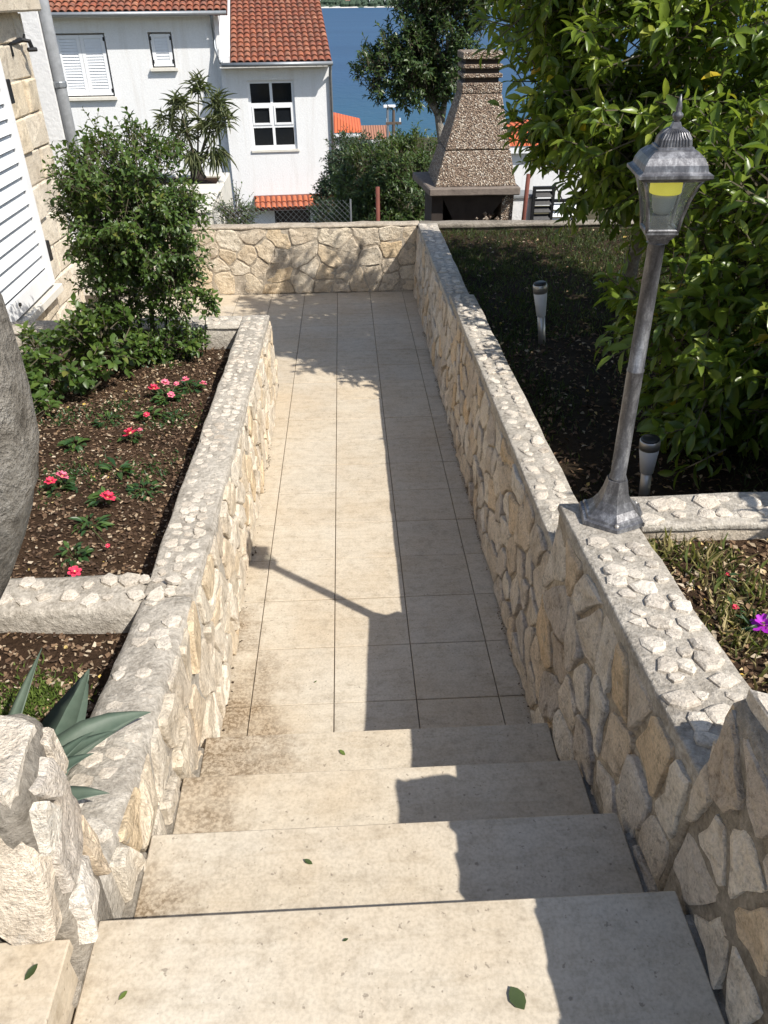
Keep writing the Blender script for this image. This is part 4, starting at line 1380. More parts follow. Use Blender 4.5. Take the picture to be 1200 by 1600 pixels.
for i, (a, b, k) in enumerate(chim):
    cx, w = 1.3975, 0.2025 * k
    box('chimney_plate', cx - w, cx + w, 8.87 - .21 * k, 8.87 + .21 * k, a + .002, b, M['aggregate'], bq, bevel=0.008)
box("flue", 1.23, 1.565, 8.70, 9.04, 1.45, 1.77, M['soot'], bq)
sv = [(0.86, 8.33, ZS), (1.80, 8.33, ZS), (1.80, 9.25, ZS), (0.76, 9.25, ZS), (0.86, 8.33, ZS + .075), (1.80, 8.33, ZS + .075), (1.80, 9.25, ZS + .075), (0.76, 9.25, ZS + .075)]
hexa('shelf', sv, M['concrete_edge'], bq, bevel=0.010, cut=0.12, rough=0.006)
box('cheek', 0.90, 1.02, 8.45, 9.2, -0.9, ZS, M['soot'], bq)
box('cheek', 1.64, 1.76, 8.45, 9.2, -0.9, ZS, M['aggregate'], bq)
box('back_panel', 1.02, 1.64, 9.05, 9.2, -0.9, ZS, M['soot'], bq)
box('hearth', 0.90, 1.78, 8.36, 9.2, -0.95, 0.12, M['aggregate'], bq, bevel=0.01)
# tapering throat under the shelf
hexa('throat', [(1.14, 8.50, .26), (1.50, 8.50, .26), (1.50, 8.90, .26), (1.14, 8.90, .26), (.99, 8.44, ZS - .002), (1.70, 8.44, ZS - .002), (1.70, 8.95, ZS - .002), (.99, 8.95, ZS - .002)], M['soot'], bq, bevel=0.006)
vs, fs = [], []
rs = np.random.RandomState(2)
for i in range(160):
    x, y = rs.uniform(1.1, 1.75), rs.uniform(8.40, 8.9)
    z = 0.12 + 0.22 * math.exp(-((x - 1.5) / .22) ** 2) * rs.uniform(.3, 1)
    s = rs.uniform(.012, .035)
    b0 = len(vs)
    vs += [(x + s, y, z), (x - s, y, z), (x, y + s, z), (x, y - s, z), (x, y, z + s), (x, y, z - s)]
    fs += [tuple(b0 + q for q in f) for f in ((0, 2, 4), (2, 1, 4), (1, 3, 4), (3, 0, 4), (2, 0, 5), (1, 2, 5), (3, 1, 5), (0, 3, 5))]
rub = mo('rubble', vs, fs, M['aggregate'], bq)
rub['kind'] = 'stuff'

# bits behind the garden wall
a, b = at(801, 306, 8.6), at(832, 352, 8.6)
bl = thing('white_block', ((a.x + b.x) / 2, 8.7, -0.6), 'small white plastered block with grey cap behind the garden wall', 'block')
box('body', a.x, b.x, 8.6, 8.85, -1.0, a.z - .03, M['plaster'], bl)
box('cap', a.x - .02, b.x + .02, 8.58, 8.87, a.z - .029, a.z + .005, M['cement'], bl, bevel=0.006)
a, b = at(826, 272, 8.35), at(817, 352, 8.35)
vs, fs = tube([(b.x, 8.35, -0.9), (b.x, 8.35, b.z), (a.x, 8.35, a.z)], 0.022, 8)
tag(mo('fence_post', vs, fs, M['rust'], None, True), 'rusty red metal post in front of the small white block', 'post')
a = at(590, 292, 8.5)
vs, fs = tube([(a.x, 8.5, -0.9), (a.x, 8.5, a.z)], 0.022, 8)
tag(mo('fence_post', vs, fs, M['rust'], None, True), 'rusty fence post standing in front of the dense hedge', 'post')


def louvre(name, label, px0, px1, py0, Y, n, mf, ms, rz=0.0):
    a, b = at(px0, py0, Y), at(px1, 352, Y)
    t = thing(name, ((a.x + b.x) / 2, Y, -0.9), label, 'panel')
    box('frame_stile', a.x, a.x + .03, Y, Y + .04, -.9, a.z, mf, t)
    box('frame_stile', b.x - .03, b.x, Y, Y + .04, -.9, a.z, mf, t)
    box('frame_rail', a.x + .03, b.x - .03, Y + .002, Y + .038, a.z - .03, a.z, mf, t)
    z = a.z - .045
    for k in range(n):
        hexa('slat', [(a.x + .03, Y - .01, z - .055), (b.x - .03, Y - .01, z - .055), (b.x - .03, Y, z - .06), (a.x + .03, Y, z - .06), (a.x + .03, Y + .035, z - .004), (b.x - .03, Y + .035, z - .004), (b.x - .03, Y + .045, z - .009), (a.x + .03, Y + .045, z - .009)], ms, t)
        z -= 0.078


louvre('louvred_panel', 'dark louvred panel leaning behind the wall beside the rusty post', 834, 862, 292, 8.55, 12, M['iron'], M['dark_plastic'])
louvre('slatted_screen', 'white slatted screen in a dark frame behind the citrus trunk', 861, 905, 312, 8.75, 12, M['iron'], M['white_lam'])

# chain-link fence behind the end wall
fe = thing('wire_fence', (-0.5, 8.25, -0.7), 'thin chain-link fence just behind the end wall', 'fence')
vs, fs = [], []
x0, x1, zt, zb = -1.75, 0.05, 0.545, -0.1
st = 0.055
k = 0
n = int((x1 - x0 + (zt - zb)) / st)
for i in range(n):
    for sgn in (1, -1):
        xa = x0 - (zt - zb) + i * st if sgn > 0 else x0 + i * st
        pa, pb = (xa, zb), (xa + (zt - zb) * sgn, zt)
        t0, t1 = 0.0, 1.0
        dx = pb[0] - pa[0]
        for lim, s in ((x0, 1), (x1, -1)):
            fa, fb = (pa[0] - lim) * s, (pb[0] - lim) * s
            if fa < 0 and fb < 0: t0, t1 = 1, 0; break
            if fa < 0: t0 = max(t0, fa / (fa - fb))
            elif fb < 0: t1 = min(t1, fa / (fa - fb))
        if t1 - t0 < 0.05: continue
        q = [(pa[0] + dx * t, 8.25 + (0.004 if sgn > 0 else -0.004), pa[1] + (pb[1] - pa[1]) * t) for t in (t0, t1)]
        tube(q, 0.0011, 3, vs, fs, cap=False)
o = mo('wire_mesh', vs, fs, M['zinc'], fe)
o['kind'] = 'stuff'
for x in (x0, x1):
    vs, fs = tube([(x, 8.25, -0.7), (x, 8.25, 0.55)], 0.010, 6)
    mo('post', vs, fs, M['zinc'], fe)

# limestone terrace wall with its steps beyond the opening
tw = thing('terrace_wall', (-2.0, 9.9, -0.9), 'pale limestone terrace wall with ledge under the oleander', 'wall')
box('wall', -3.2, -1.66, 10.7, 11.0, -1.6, 0.15, M['sill_stone'], tw, bevel=0.01)
box('ledge', -3.25, -1.61, 10.64, 11.06, 0.151, 0.195, M['sill_stone'], tw, bevel=0.008)
hexa('wall', [(-1.69, 9.24, -1.4), (-1.54, 9.24, -1.4), (-1.66, 10.64, -1.4), (-1.84, 10.64, -1.4), (-1.69, 9.24, 0.225), (-1.54, 9.24, 0.225), (-1.66, 10.64, 0.15), (-1.84, 10.64, 0.15)], M['sill_stone'], tw, bevel=0.01)
hexa('ledge', [(-1.71, 9.22, .227), (-1.52, 9.22, .227), (-1.63, 10.64, .152), (-1.87, 10.64, .152), (-1.71, 9.22, .265), (-1.52, 9.22, .265), (-1.63, 10.64, .19), (-1.87, 10.64, .19)], M['sill_stone'], tw, bevel=0.008)
box('step', -1.92, -1.72, 9.3, 9.55, -1.4, 0.02, M['sill_stone'], tw, bevel=0.006)
soil('terrace_soil', -3.2, -1.68, 11.0, 12.0, 0.12, 0.12, M['soil'], 0.3)
box('retaining_wall', -3.2, -1.66, 11.9, 12.1, -2.0, 0.15, M['sill_stone'], tw, bevel=0.01)
box('retaining_wall', -1.76, -1.66, 11.061, 11.899, -2.0, 0.15, M['sill_stone'], tw, bevel=0.01)

# ------------------------------------------------------------------ far houses and poles
def hip_house(label, x0, x1, y0, y1, zb, ze, zr, mr, ridge_in, wins=()):
    t = thing('neighbour_house', ((x0 + x1) / 2, (y0 + y1) / 2, zb), label, 'house')
    box('wall', x0 + .4, x1 - .4, y0 + .4, y1 - .4, zb, ze, M['plaster'], t)
    ym = (y0 + y1) / 2
    vs = [(x0, y0, ze), (x1, y0, ze), (x1, y1, ze), (x0, y1, ze), (x0 + ridge_in, ym, zr), (x1 - ridge_in, ym, zr)]
    r = mo('roof', vs, [(0, 1, 5, 4), (1, 2, 5), (2, 3, 4, 5), (3, 0, 4), (3, 2, 1, 0)], mr, t)
    box('fascia', x0 + .05, x1 - .05, y0 + .05, y1 - .05, ze - .35, ze - .01, M['white'], t)
    for (wx, wz) in wins:
        f = box('window', wx - .6, wx + .6, y0 + .34, y0 + .42, wz - .7, wz + .7, M['white'], t)
        box('pane', wx - .5, wx + .5, y0 + .30, y0 + .338, wz - .6, wz + .6, M['glass_dark'], f)
    return t


a, b, c = at(519, 173, 72), at(566, 207, 68), at(560, 236, 68)
t = hip_house('far white house with bright orange hipped roof below the bay tree', b.x - 10.5, b.x, 68, 76.5, -14, b.z, a.z, M['farroof'], 2.9, ((b.x - 1.2, b.z - 1.5), (b.x - 4, b.z - 1.5)))
a, b = at(562, 196, 84), at(612, 217, 80)
t = hip_house('far low house with dull brown tiled roof beside the orange roofed one', a.x - 4, b.x, 80, 88, -16, b.z, a.z, M['farroof2'], .2)
a, b = at(796, 196, 45), at(822, 228, 42)
hip_house('red roofed house glimpsed between the fireplace and the citrus leaves', a.x - .8, a.x + 5, 42, 50, -12, b.z, a.z + .2, M['farroof'], 2.5)
for (px, pt, r, m, lb) in ((605.5, 168, .09, M['zinc'], 'slim grey metal pole with lamp head beside the brown roof'), (615, 172, .12, M['timber'], 'dark timber utility pole with cross arm beside the brown roof')):
    a = at(px, pt, 60)
    t = thing('utility_pole', (a.x, 60, ground_z(0, 60)), lb, 'pole')
    vs, fs = tube([(a.x, 60, ground_z(0, 60)), (a.x, 60, a.z)], [r * 1.3, r * .8], 8)
    mo('shaft', vs, fs, m, t)
    if m is M['zinc']: box('lamp_head', a.x - .3, a.x + .55, 59.85, 60.15, a.z - .02, a.z + .16, M['white'], t, bevel=0.03)
    else:
        box('cross_arm', a.x - .55, a.x + .55, 59.9, 60.1, a.z - .9, a.z - .74, m, t)
        for q in (-.45, 0.0, .45): box('insulator', a.x + q - .05, a.x + q + .05, 59.95, 60.05, a.z - .74, a.z - .5, M['white'], t)

# ------------------------------------------------------------------ lamp post
LX, LY, LZ = 0.818, 2.005, 0.868
lp = thing('lamp_post', (LX, LY, LZ), 'antique silver garden lamp post with glass lantern standing on the lamp wall', 'lamp', rz=R(-8))
lp.rotation_euler = (R(0.4), R(-1.2), R(-8))
# bell-shaped hexagonal foot
vs, fs = lathe([(0.108, 0.0), (0.112, 0.012), (0.108, 0.024), (0.098, 0.027), (0.094, 0.034), (0.086, 0.038), (0.068, 0.055), (0.052, 0.080), (0.042, 0.108), (0.036, 0.135), (0.033, 0.150)], 6, R(90))
foot = mo('foot', vs, fs, M['lamp'], lp, local=True)
for k in range(3):
    a = R(90 + 120 * k - 60)
    v, f = lathe([(0.007, 0.026), (0.007, 0.032), (0.004, 0.036)], 8, 0, 0.092 * math.cos(a), 0.092 * math.sin(a))
    mo('bolt', v, f, M['steel'], foot, local=True)
vs, fs = lathe([(0.0265, 0.148), (0.0265, 0.158), (0.0235, 0.162), (0.0232, 0.505), (0.0245, 0.507), (0.0245, 0.512), (0.0225, 0.514), (0.0215, 0.862), (0.026, 0.865)], 20)
mo('pole', vs, fs, M['lamp'], lp, True, True)
lan = bpy.data.objects.new('lantern', None)
COL.objects.link(lan)
lan.location = (0, 0, 0.865)
attach(lan, lp, True)
SQ = math.sqrt(2)


def square(prof):
    return lathe([(r * SQ, z) for r, z in prof], 4, R(45))


vs, fs = square([(0.022, 0.0), (0.026, 0.012), (0.030, 0.014), (0.036, 0.026), (0.040, 0.028), (0.040, 0.034)])
mo('collar', vs, fs, M['lamp'], lan, local=True)
gp = [(0.037, 0.034), (0.041, 0.070), (0.049, 0.110), (0.060, 0.145), (0.069, 0.163)]    # curved side of the lantern
for sx, sy in ((1, 1), (-1, 1), (-1, -1), (1, -1)):
    vs, fs = tube([(sx * r, sy * r, z) for r, z in gp], 0.0048, 6)
    mo('corner_bar', vs, fs, M['lamp'], lan, True, True)
for k in range(4):
    q = Matrix.Rotation(R(90 * k), 3, 'Z')
    vs, fs = [], []
    for r, z in gp:
        vs += [q @ Vector((-r, -r * .985, z)), q @ Vector((r, -r * .985, z))]
    fs = [(2 * i, 2 * i + 1, 2 * i + 3, 2 * i + 2) for i in range(len(gp) - 1)]
    mo('pane', vs, fs, M['pane'], lan, True, True)
    for r, z, rr_ in ((0.038, 0.037, 0.004), (0.069, 0.162, 0.005)):
        v, f = tube([q @ Vector((-r, -r, z)), q @ Vector((r, -r, z))], rr_, 6)
        mo('rail', v, f, M['lamp'], lan, local=True)
vs, fs = square([(0.066, 0.158), (0.078, 0.163), (0.086, 0.168), (0.086, 0.175), (0.080, 0.178), (0.075, 0.182), (0.072, 0.195), (0.064, 0.210), (0.050, 0.222), (0.042, 0.225), (0.041, 0.229), (0.036, 0.231), (0.034, 0.245), (0.027, 0.258), (0.016, 0.266), (0.012, 0.268), (0.008, 0.280)])
cap = mo('roof_cap', vs, fs, M['lamp'], lan, local=True)
for k in range(4):
    q = Matrix.Rotation(R(90 * k), 3, 'Z')
    vs, fs = [], []
    for i in range(9):
        t = -1 + 2 * (i + .5) / 9
        tube([q @ Vector((t * .033, -.0365, .232)), q @ Vector((t * .031, -.0345, .246)), q @ Vector((t * .023, -.027, .259)), q @ Vector((t * .013, -.0165, .266))], .0019, 4, vs, fs)
    mo('ribs', vs, fs, M['lamp'], cap, local=True)
vs, fs = lathe([(0.008, 0.276), (0.006, 0.282), (0.012, 0.290), (0.0125, 0.296), (0.006, 0.302), (0.008, 0.308), (0.005, 0.320), (0.0012, 0.338)], 12)
mo('finial', vs, fs, M['lamp'], lan, True, True)
vs, fs = lathe([(0.022, 0.034), (0.022, 0.070), (0.018, 0.072)], 14)
mo('socket', vs, fs, M['dark_plastic'], lan, True, True)
vs, fs = lathe([(0.018, 0.071), (0.026, 0.085), (0.030, 0.110), (0.030, 0.121)], 16)
mo('bulb', vs, fs, M['bulb_grey'], lan, True, True)
vs, fs = lathe([(0.037, 0.1205), (0.039, 0.124), (0.039, 0.154), (0.034, 0.158)], 16)
mo('bulb_head', vs, fs, M['bulb_yellow'], lan, True, True)


# ------------------------------------------------------------------ solar stake lights
def stake_light(x, y, z, label, k=1.0, lean=0.0, kz=1.0):
    t = thing('garden_stake_light', (x, y, z), label, 'light', 'stake lights in the lower garden')
    t.rotation_euler = (0, lean, 0)
    v, f = lathe([(0.020 * k, -0.05 * kz), (0.020 * k, 0.185 * kz)], 16)
    mo('stake', v, f, M['steel'], t, True, True)
    v, f = lathe([(0.021 * k, 0.185 * kz), (0.024 * k, 0.187 * kz), (0.036 * k, 0.325 * kz), (0.036 * k, 0.328 * kz)], 20)
    mo('diffuser', v, f, M['diffuser'], t, True, True)
    v, f = lathe([(0.037 * k, 0.3275 * kz), (0.037 * k, 0.372 * kz), (0.034 * k, 0.376 * kz)], 20)
    mo('collar', v, f, M['steel'], t, True, True)
    v, f = lathe([(0.033 * k, 0.375 * kz), (0.033 * k, 0.384 * kz), (0.026 * k, 0.388 * kz)], 20)
    mo('solar_cap', v, f, M['dark_plastic'], t, True, True)


stake_light(1.305, 4.93, lgz(1.3, 4.93) - 0.01, 'white and steel stake light standing alone on the bare shaded soil', 1.25, R(-8), 1.12)
stake_light(1.375, 3.02, lgz(1.37, 3.02) - 0.01, 'white and steel stake light close behind the lamp post', 1.25, R(-5), 0.90)


# ------------------------------------------------------------------ trees and shrubs
def near_leaf_parts(data, parent, mat, n=300):
    """the leaves that show largest become leaf objects of their own; returns the rest"""
    P, D, U, L, W, Q = data
    ok = [i for i in range(len(P)) if seen(P[i])]
    ok.sort(key=lambda i: -L[i] / np.linalg.norm(P[i] - np.array([0, 0, CH])))
    pick = ok[:n]
    tv, tf = LT_FULL
    me = [mesh_of('leaf', [(x, y, z * s) for x, y, z in tv], tf, mat, True) for s in (0.7, 1.0, 1.5)]
    for i in pick:
        d = Vector(D[i]).normalized()
        s = Vector(U[i]).cross(d).normalized()
        nn = d.cross(s)
        m = Matrix(((d.x * L[i], s.x * W[i], nn.x * L[i], P[i][0]), (d.y * L[i], s.y * W[i], nn.y * L[i], P[i][1]), (d.z * L[i], s.z * W[i], nn.z * L[i], P[i][2]), (0, 0, 0, 1)))
        o = bpy.data.objects.new('leaf', me[i % 3])
        COL.objects.link(o)
        o.parent = parent
        o.matrix_parent_inverse = wm(parent).inverted() @ m
    keep = np.ones(len(P), bool)
    keep[pick] = False
    return [x[keep] for x in data]


def make_tree(name, label, cat, base, trunk, lobes, mat, rs, clumps, twigs, per, llen, clump_r, parts=0, pmat=None, trunk_mat='bark', group=None, tmpl=LT_FULL, tw_r=0.003, **k):
    t = thing(name, base, label, cat, group)
    if trunk: limbs('trunk', trunk, M[trunk_mat], t)
    data, TW = crown_leaves(rs, lobes, clumps, twigs, per, llen, clump_r, **k)
    if parts: data = near_leaf_parts(data, t, pmat, parts)
    cr = put('crown', leaf_mesh('crown', *data, mat, tmpl), t)
    cr['kind'] = 'stuff'
    tm = put('twigs', twig_mesh('twigs', TW, M['twig'], tw_r), t)
    tm['kind'] = 'stuff'
    return t


rs = np.random.RandomState(77)
make_tree('citrus_tree', 'big citrus tree with glossy leaves spreading over the lower garden beside the fireplace', 'tree', (2.05, 5.5, 0.18),
          [([(2.05, 5.5, .15), (2.02, 5.45, .7), (2.1, 5.35, 1.2), (2.0, 5.2, 1.9), (2.1, 5.1, 2.8)], [.065, .055, .05, .035, .015]),
           ([(2.06, 5.4, 1.0), (1.7, 5.2, 1.6), (1.4, 5.0, 2.1)], [.035, .025, .01]), ([(2.06, 5.4, 1.1), (2.5, 5.2, 1.7), (2.9, 5.0, 2.3)], [.035, .025, .01]),
           ([(2.06, 5.4, 1.2), (2.1, 4.8, 1.8), (2.2, 4.4, 2.3)], [.03, .02, .01])],
          [((2.10, 5.25, 2.20), (1.0, 1.0, .85)), ((1.70, 4.9, 1.95), (.58, .7, .6)), ((2.55, 4.7, 1.75), (.75, .75, .7)), ((1.60, 5.4, 2.70), (.60, .7, .45)), ((1.85, 5.6, 1.45), (.40, .5, .42)), ((1.30, 4.9, 2.62), (.36, .5, .34)), ((1.52, 5.0, 1.55), (.34, .4, .34)), ((1.12, 5.0, 2.28), (.22, .35, .16)), ((1.26, 5.0, 1.80), (.20, .35, .30)), ((1.95, 4.7, 1.5), (.5, .5, .4))],
          M['citrus'], rs, 440, 8, 7, 0.115, 0.19, 300, M['citrus_big'], shell=0.6, tw_r=0.0035, lw=.37)
make_tree('low_citrus_tree', 'smaller citrus tree with leaves down to the ground behind the lamp post', 'tree', (2.25, 3.75, 0.2),
          [([(2.25, 3.75, .15), (2.2, 3.7, .6), (2.25, 3.6, 1.1), (2.2, 3.5, 1.7)], [.05, .04, .03, .012]), ([(2.2, 3.7, .5), (1.8, 3.5, .9), (1.6, 3.4, 1.1)], [.025, .018, .008])],
          [((2.2, 3.55, 1.15), (.72, .70, .72)), ((2.0, 3.45, .72), (.52, .55, .42)), ((2.35, 3.3, 1.6), (.6, .6, .5)), ((1.72, 3.6, .95), (.30, .40, .35))],
          M['citrus'], rs, 230, 8, 6, 0.115, 0.17, 300, M['citrus_big'], shell=0.6, tw_r=0.0035, lw=.38)
make_tree('side_citrus_tree', 'citrus tree beyond the cross wall that throws shade on the garden', 'tree', (2.75, 2.5, 0.2),
          [([(2.75, 2.5, .15), (2.7, 2.4, .7), (2.65, 2.2, 1.4), (2.6, 2.1, 2.0)], [.06, .05, .035, .012])],
          [((2.62, 2.15, 1.55), (.66, .70, .52)), ((2.5, 1.55, 1.72), (.55, .5, .45)), ((2.75, 2.4, 1.0), (.6, .5, .45))],
          M['citrus'], rs, 150, 9, 6, 0.12, 0.20, 0, None, shell=0.4)

# bay tree behind the fireplace
make_tree('bay_tree', 'dark green bay tree with bare leaning trunk between the sea and the fireplace', 'tree', (1.25, 11.2, -1.6),
          [([(1.15, 11.2, -1.7), (1.25, 11.1, -.3), (1.30, 11.0, .6), (1.22, 11.0, 1.0), (1.0, 11.0, 1.3), (.75, 11.0, 1.7)], [.08, .07, .06, .05, .03, .012]),
           ([(1.27, 11.0, .9), (1.35, 11.0, 1.5), (1.25, 11.0, 2.3)], [.045, .03, .01]), ([(1.22, 11.0, 1.0), (1.0, 10.9, 1.6), (.95, 10.9, 2.2)], [.03, .02, .008])],
          [((.62, 11.0, 1.50), (.38, .40, .28)), ((.98, 11.0, 1.62), (.50, .45, .42)), ((.95, 11.0, 2.20), (.24, .3, .42)), ((1.35, 11.0, 1.75), (.40, .45, .62)), ((.95, 11.0, 1.28), (.36, .35, .20)), ((1.45, 11.0, 2.5), (.5, .5, .5))],
          M['bay'], rs, 430, 6, 7, 0.085, 0.10, shell=0.35, up=0.6, twig_len=0.13, tmpl=LT_LITE, tw_r=0.004)
# hedge plants
make_tree('tall_bush', 'dense mid green bush filling the gap between white house and fireplace', 'bush', (0.75, 13.2, -1.9), None,
          [((.45, 13.0, -.25), (.60, .6, .50)), ((.95, 12.8, -.35), (.60, .6, .65)), ((1.15, 13.2, .08), (.48, .5, .34)), ((.75, 13.4, .02), (.5, .4, .32)), ((.5, 12.6, -.9), (.8, .6, .6)), ((1.2, 12.4, -1.0), (.6, .5, .6)), ((.8, 12.8, -1.4), (1.1, .7, .6))],
          M['hedge'], rs, 800, 7, 6, 0.095, 0.12, shell=0.55, up=0.4, tmpl=LT_LITE)
make_tree('dark_bush', 'dark bluish green bush close beside the corner of the white house', 'bush', (0.0, 15.5, -2.6), None,
          [((.05, 15.2, -.28), (.36, .5, .50)), ((-.05, 15.0, -1.2), (.5, .6, .8)), ((.40, 15.4, -.42), (.42, .4, .5))],
          M['pine'], rs, 420, 7, 6, 0.085, 0.11, shell=0.4, up=0.3, tmpl=LT_LITE)
# the tall rose shrub
RB = (-1.40, 5.0, 0.25)
rose = make_tree('rose_shrub', 'tall leafy rose shrub growing out of the planter bed beside the stone house', 'shrub', RB,
          [([(-1.40, 5.0, .22), (-1.38, 4.98, .6), (-1.35, 4.95, 1.0), (-1.3, 4.9, 1.4)], [.014, .012, .010, .006]),
           ([(-1.34, 5.02, .22), (-1.28, 5.0, .7), (-1.25, 4.98, 1.2)], [.018, .015, .008]), ([(-1.43, 5.0, .22), (-1.50, 4.95, .7), (-1.50, 4.9, 1.2)], [.011, .009, .006]),
           ([(-1.30, 5.03, .22), (-1.14, 4.98, .7), (-1.10, 4.95, 1.1)], [.009, .007, .004])],
          [((-1.30, 4.95, 1.36), (.37, .36, .28)), ((-1.22, 4.9, 1.16), (.36, .34, .28)), ((-1.42, 4.95, 1.14), (.28, .3, .30)), ((-1.20, 4.95, .92), (.26, .26, .22)), ((-1.46, 4.95, .82), (.18, .20, .22)), ((-1.50, 4.93, .60), (.13, .16, .18)), ((-1.14, 4.95, .66), (.14, .16, .16))],
          M['rose'], rs, 480, 6, 6, 0.043, 0.075, shell=0.45, up=0.35, twig_len=0.085, lw=0.55, trunk_mat='twig', tw_r=0.002)
make_tree('broadleaf_shrub', 'low bushy broadleaf shrub against the stone house wall', 'shrub', (-1.85, 4.35, 0.3),
          [([(-1.85, 4.35, .28), (-1.75, 4.3, .5), (-1.6, 4.25, .6)], [.010, .008, .004]), ([(-1.6, 4.3, .28), (-1.45, 4.2, .42)], [.008, .004])],
          [((-1.80, 4.40, .44), (.30, .34, .19)), ((-1.55, 4.55, .50), (.28, .30, .20)), ((-1.98, 4.1, .42), (.25, .3, .18)), ((-1.85, 3.8, .38), (.2, .25, .12))],
          M['rose'], rs, 110, 4, 6, 0.066, 0.07, shell=0.4, up=0.5, twig_len=0.07, lw=0.62, trunk_mat='twig')
make_tree('low_rose', 'low leafy rose growth round the foot of the tall rose shrub', 'shrub', (-1.2, 4.9, 0.27), None,
          [((-1.42, 4.84, .36), (.26, .14, .11)), ((-1.12, 4.90, .33), (.18, .10, .09))],
          M['rose'], rs, 50, 4, 6, 0.048, 0.06, shell=0.3, up=0.5, twig_len=0.06, lw=0.6)
make_tree('rose_shoot', 'single young rose shoot leaning over the end of the planter', 'shoot', (-0.97, 4.98, 0.27),
          [([(-.98, 4.98, .26), (-.95, 4.98, .5), (-.90, 4.98, .66)], [.004, .003, .002])],
          [((-.92, 4.98, .60), (.07, .05, .10))], M['rose'], rs, 14, 2, 5, 0.045, 0.03, shell=0.2, up=0.4, twig_len=0.05, lw=0.6, trunk_mat='twig_green')
make_tree('terrace_bush', 'small round dark bush at the foot of the terrace wall', 'bush', (-1.35, 9.6, -1.0), None,
          [((-1.30, 9.6, .14), (.15, .15, .20)), ((-1.28, 9.6, -.15), (.18, .18, .3))], M['hedge'], rs, 75, 5, 6, 0.05, 0.05, shell=0.4, tmpl=LT_LITE)

# oleander: long narrow drooping leaves in rosettes
ol = thing('oleander', (-1.83, 11.3, 0.25), 'spiky grey-green oleander on the terrace before the white house', 'shrub')
c0 = at(312, 285, 11.3)
limbs('trunk', [([(c0.x, 11.3, .2), (c0.x - .02, 11.3, c0.z + .1), (c0.x - .02, 11.3, c0.z + .35)], [.11, .10, .05])], M['soot'], ol)
P, D, U, L, W, Q, TW = [], [], [], [], [], [], []
for (px, py, n, l) in ((310, 135, 55, .20), (280, 165, 60, .22), (340, 165, 60, .22), (262, 190, 50, .20), (325, 200, 60, .24), (290, 205, 55, .22), (350, 190, 40, .22), (300, 240, 40, .26), (335, 235, 40, .30), (270, 225, 40, .2)):
    c = at(px, py, 11.3 + rs.uniform(-.15, .15))
    TW.append((np.array((c0.x, 11.3, c0.z + .2)), np.array(c)))
    for i in range(int(n * 1.4)):
        d = unit(rs, 1)[0] + np.array((0, 0, .35 if py < 220 else -.7))
        P.append(np.array(c) + unit(rs, 1)[0] * .07); D.append(d); U.append((rs.normal(0, .3), rs.normal(0, .3), 1))
        L.append(l * rs.uniform(.6, 1.2)); W.append(.017 * rs.uniform(.7, 1.3)); Q.append(rs.random())
cr = put('crown', leaf_mesh('crown', P, D, U, L, W, Q, M['oleander'], leaf_template(0.2, 0.5)), ol)
cr['kind'] = 'stuff'
tw_ = put('stems', twig_mesh('stems', TW, M['twig'], .012), ol)

# old tree in the small bed: leaning grey trunk
tr = thing('old_tree', (-1.42, 1.62, 0.36), 'old grey-barked tree trunk leaning out of the small agave bed', 'tree')
pts = [(-1.50, 1.58, .25), (-1.34, 1.60, .62), (-1.14, 1.60, .92), (-.955, 1.60, 1.22), (-.885, 1.60, 1.45), (-.875, 1.60, 1.70), (-.98, 1.58, 2.05), (-1.12, 1.5, 2.45), (-1.25, 1.42, 2.8)]
rad = [.20, .16, .150, .150, .160, .158, .14, .12, .08]
_p, _q = [], []
for i in range(len(pts) - 1):
    for t in range(5):
        _p.append(Vector(pts[i]).lerp(Vector(pts[i + 1]), t / 5)); _q.append(rad[i] + (rad[i + 1] - rad[i]) * t / 5)
for _ in range(3):
    _p = [_p[0]] + [(_p[i - 1] + _p[i] * 2 + _p[i + 1]) / 4 for i in range(1, len(_p) - 1)] + [_p[-1]]
vs, fs = tube(_p, _q, 28)
vs = [v + Vector((noise.noise(v * 6), noise.noise(v * 6 + Vector((5, 1, 2))), 0)) * .014 + Vector((noise.noise(v * 15), noise.noise(v * 15 + Vector((3, 3, 3))), 0)) * .012 for v in vs]
tk = mo('trunk', vs, fs, M['bark'], tr, True)
limbs('limb', [([(-1.2, 1.45, 2.7), (-1.6, 1.3, 3.2), (-2.1, 1.1, 3.7)], [.09, .06, .02]), ([(-1.22, 1.42, 2.75), (-1.3, 1.0, 3.3), (-1.7, .6, 3.8)], [.07, .05, .02])], M['bark'], tr)
data, TW = crown_leaves(rs, [((-2.6, .9, 4.1), (.8, .8, .5)), ((-2.2, .4, 4.3), (.7, .7, .5))], 70, 6, 6, .09, .15)
cr = put('crown', leaf_mesh('crown', *data, M['bay'], LT_LITE), tr)
cr['kind'] = 'stuff'

# ------------------------------------------------------------------ bedding plants with red flowers
def flower_mesh(name, mat, n=6, layers=2):
    vs, fs = [], []
    for ly in range(layers):
        r = 1.0 - .38 * ly
        for i in range(n):
            a = 2 * math.pi * (i + .5 * ly) / n
            w = 0.62
            c, s = math.cos(a), math.sin(a)
            b0 = len(vs)
            for (u, v, h) in ((0.05, 0, 0), (.5, -w * .8, .12), (.95, -w * .55, .20), (1.05, 0, .14), (.95, w * .55, .20), (.5, w * .8, .12), (.6, 0, .02)):
                vs.append(((u * c - v * s * .75) * r, (u * s + v * c * .75) * r, (h + .16 * ly + (.35 * u * ly))))
            fs += [(b0, b0 + 1, b0 + 6), (b0 + 1, b0 + 2, b0 + 6), (b0 + 2, b0 + 3, b0 + 6), (b0 + 3, b0 + 4, b0 + 6), (b0 + 4, b0 + 5, b0 + 6), (b0 + 5, b0, b0 + 6)]
    return mesh_of(name, vs, fs, mat, True)


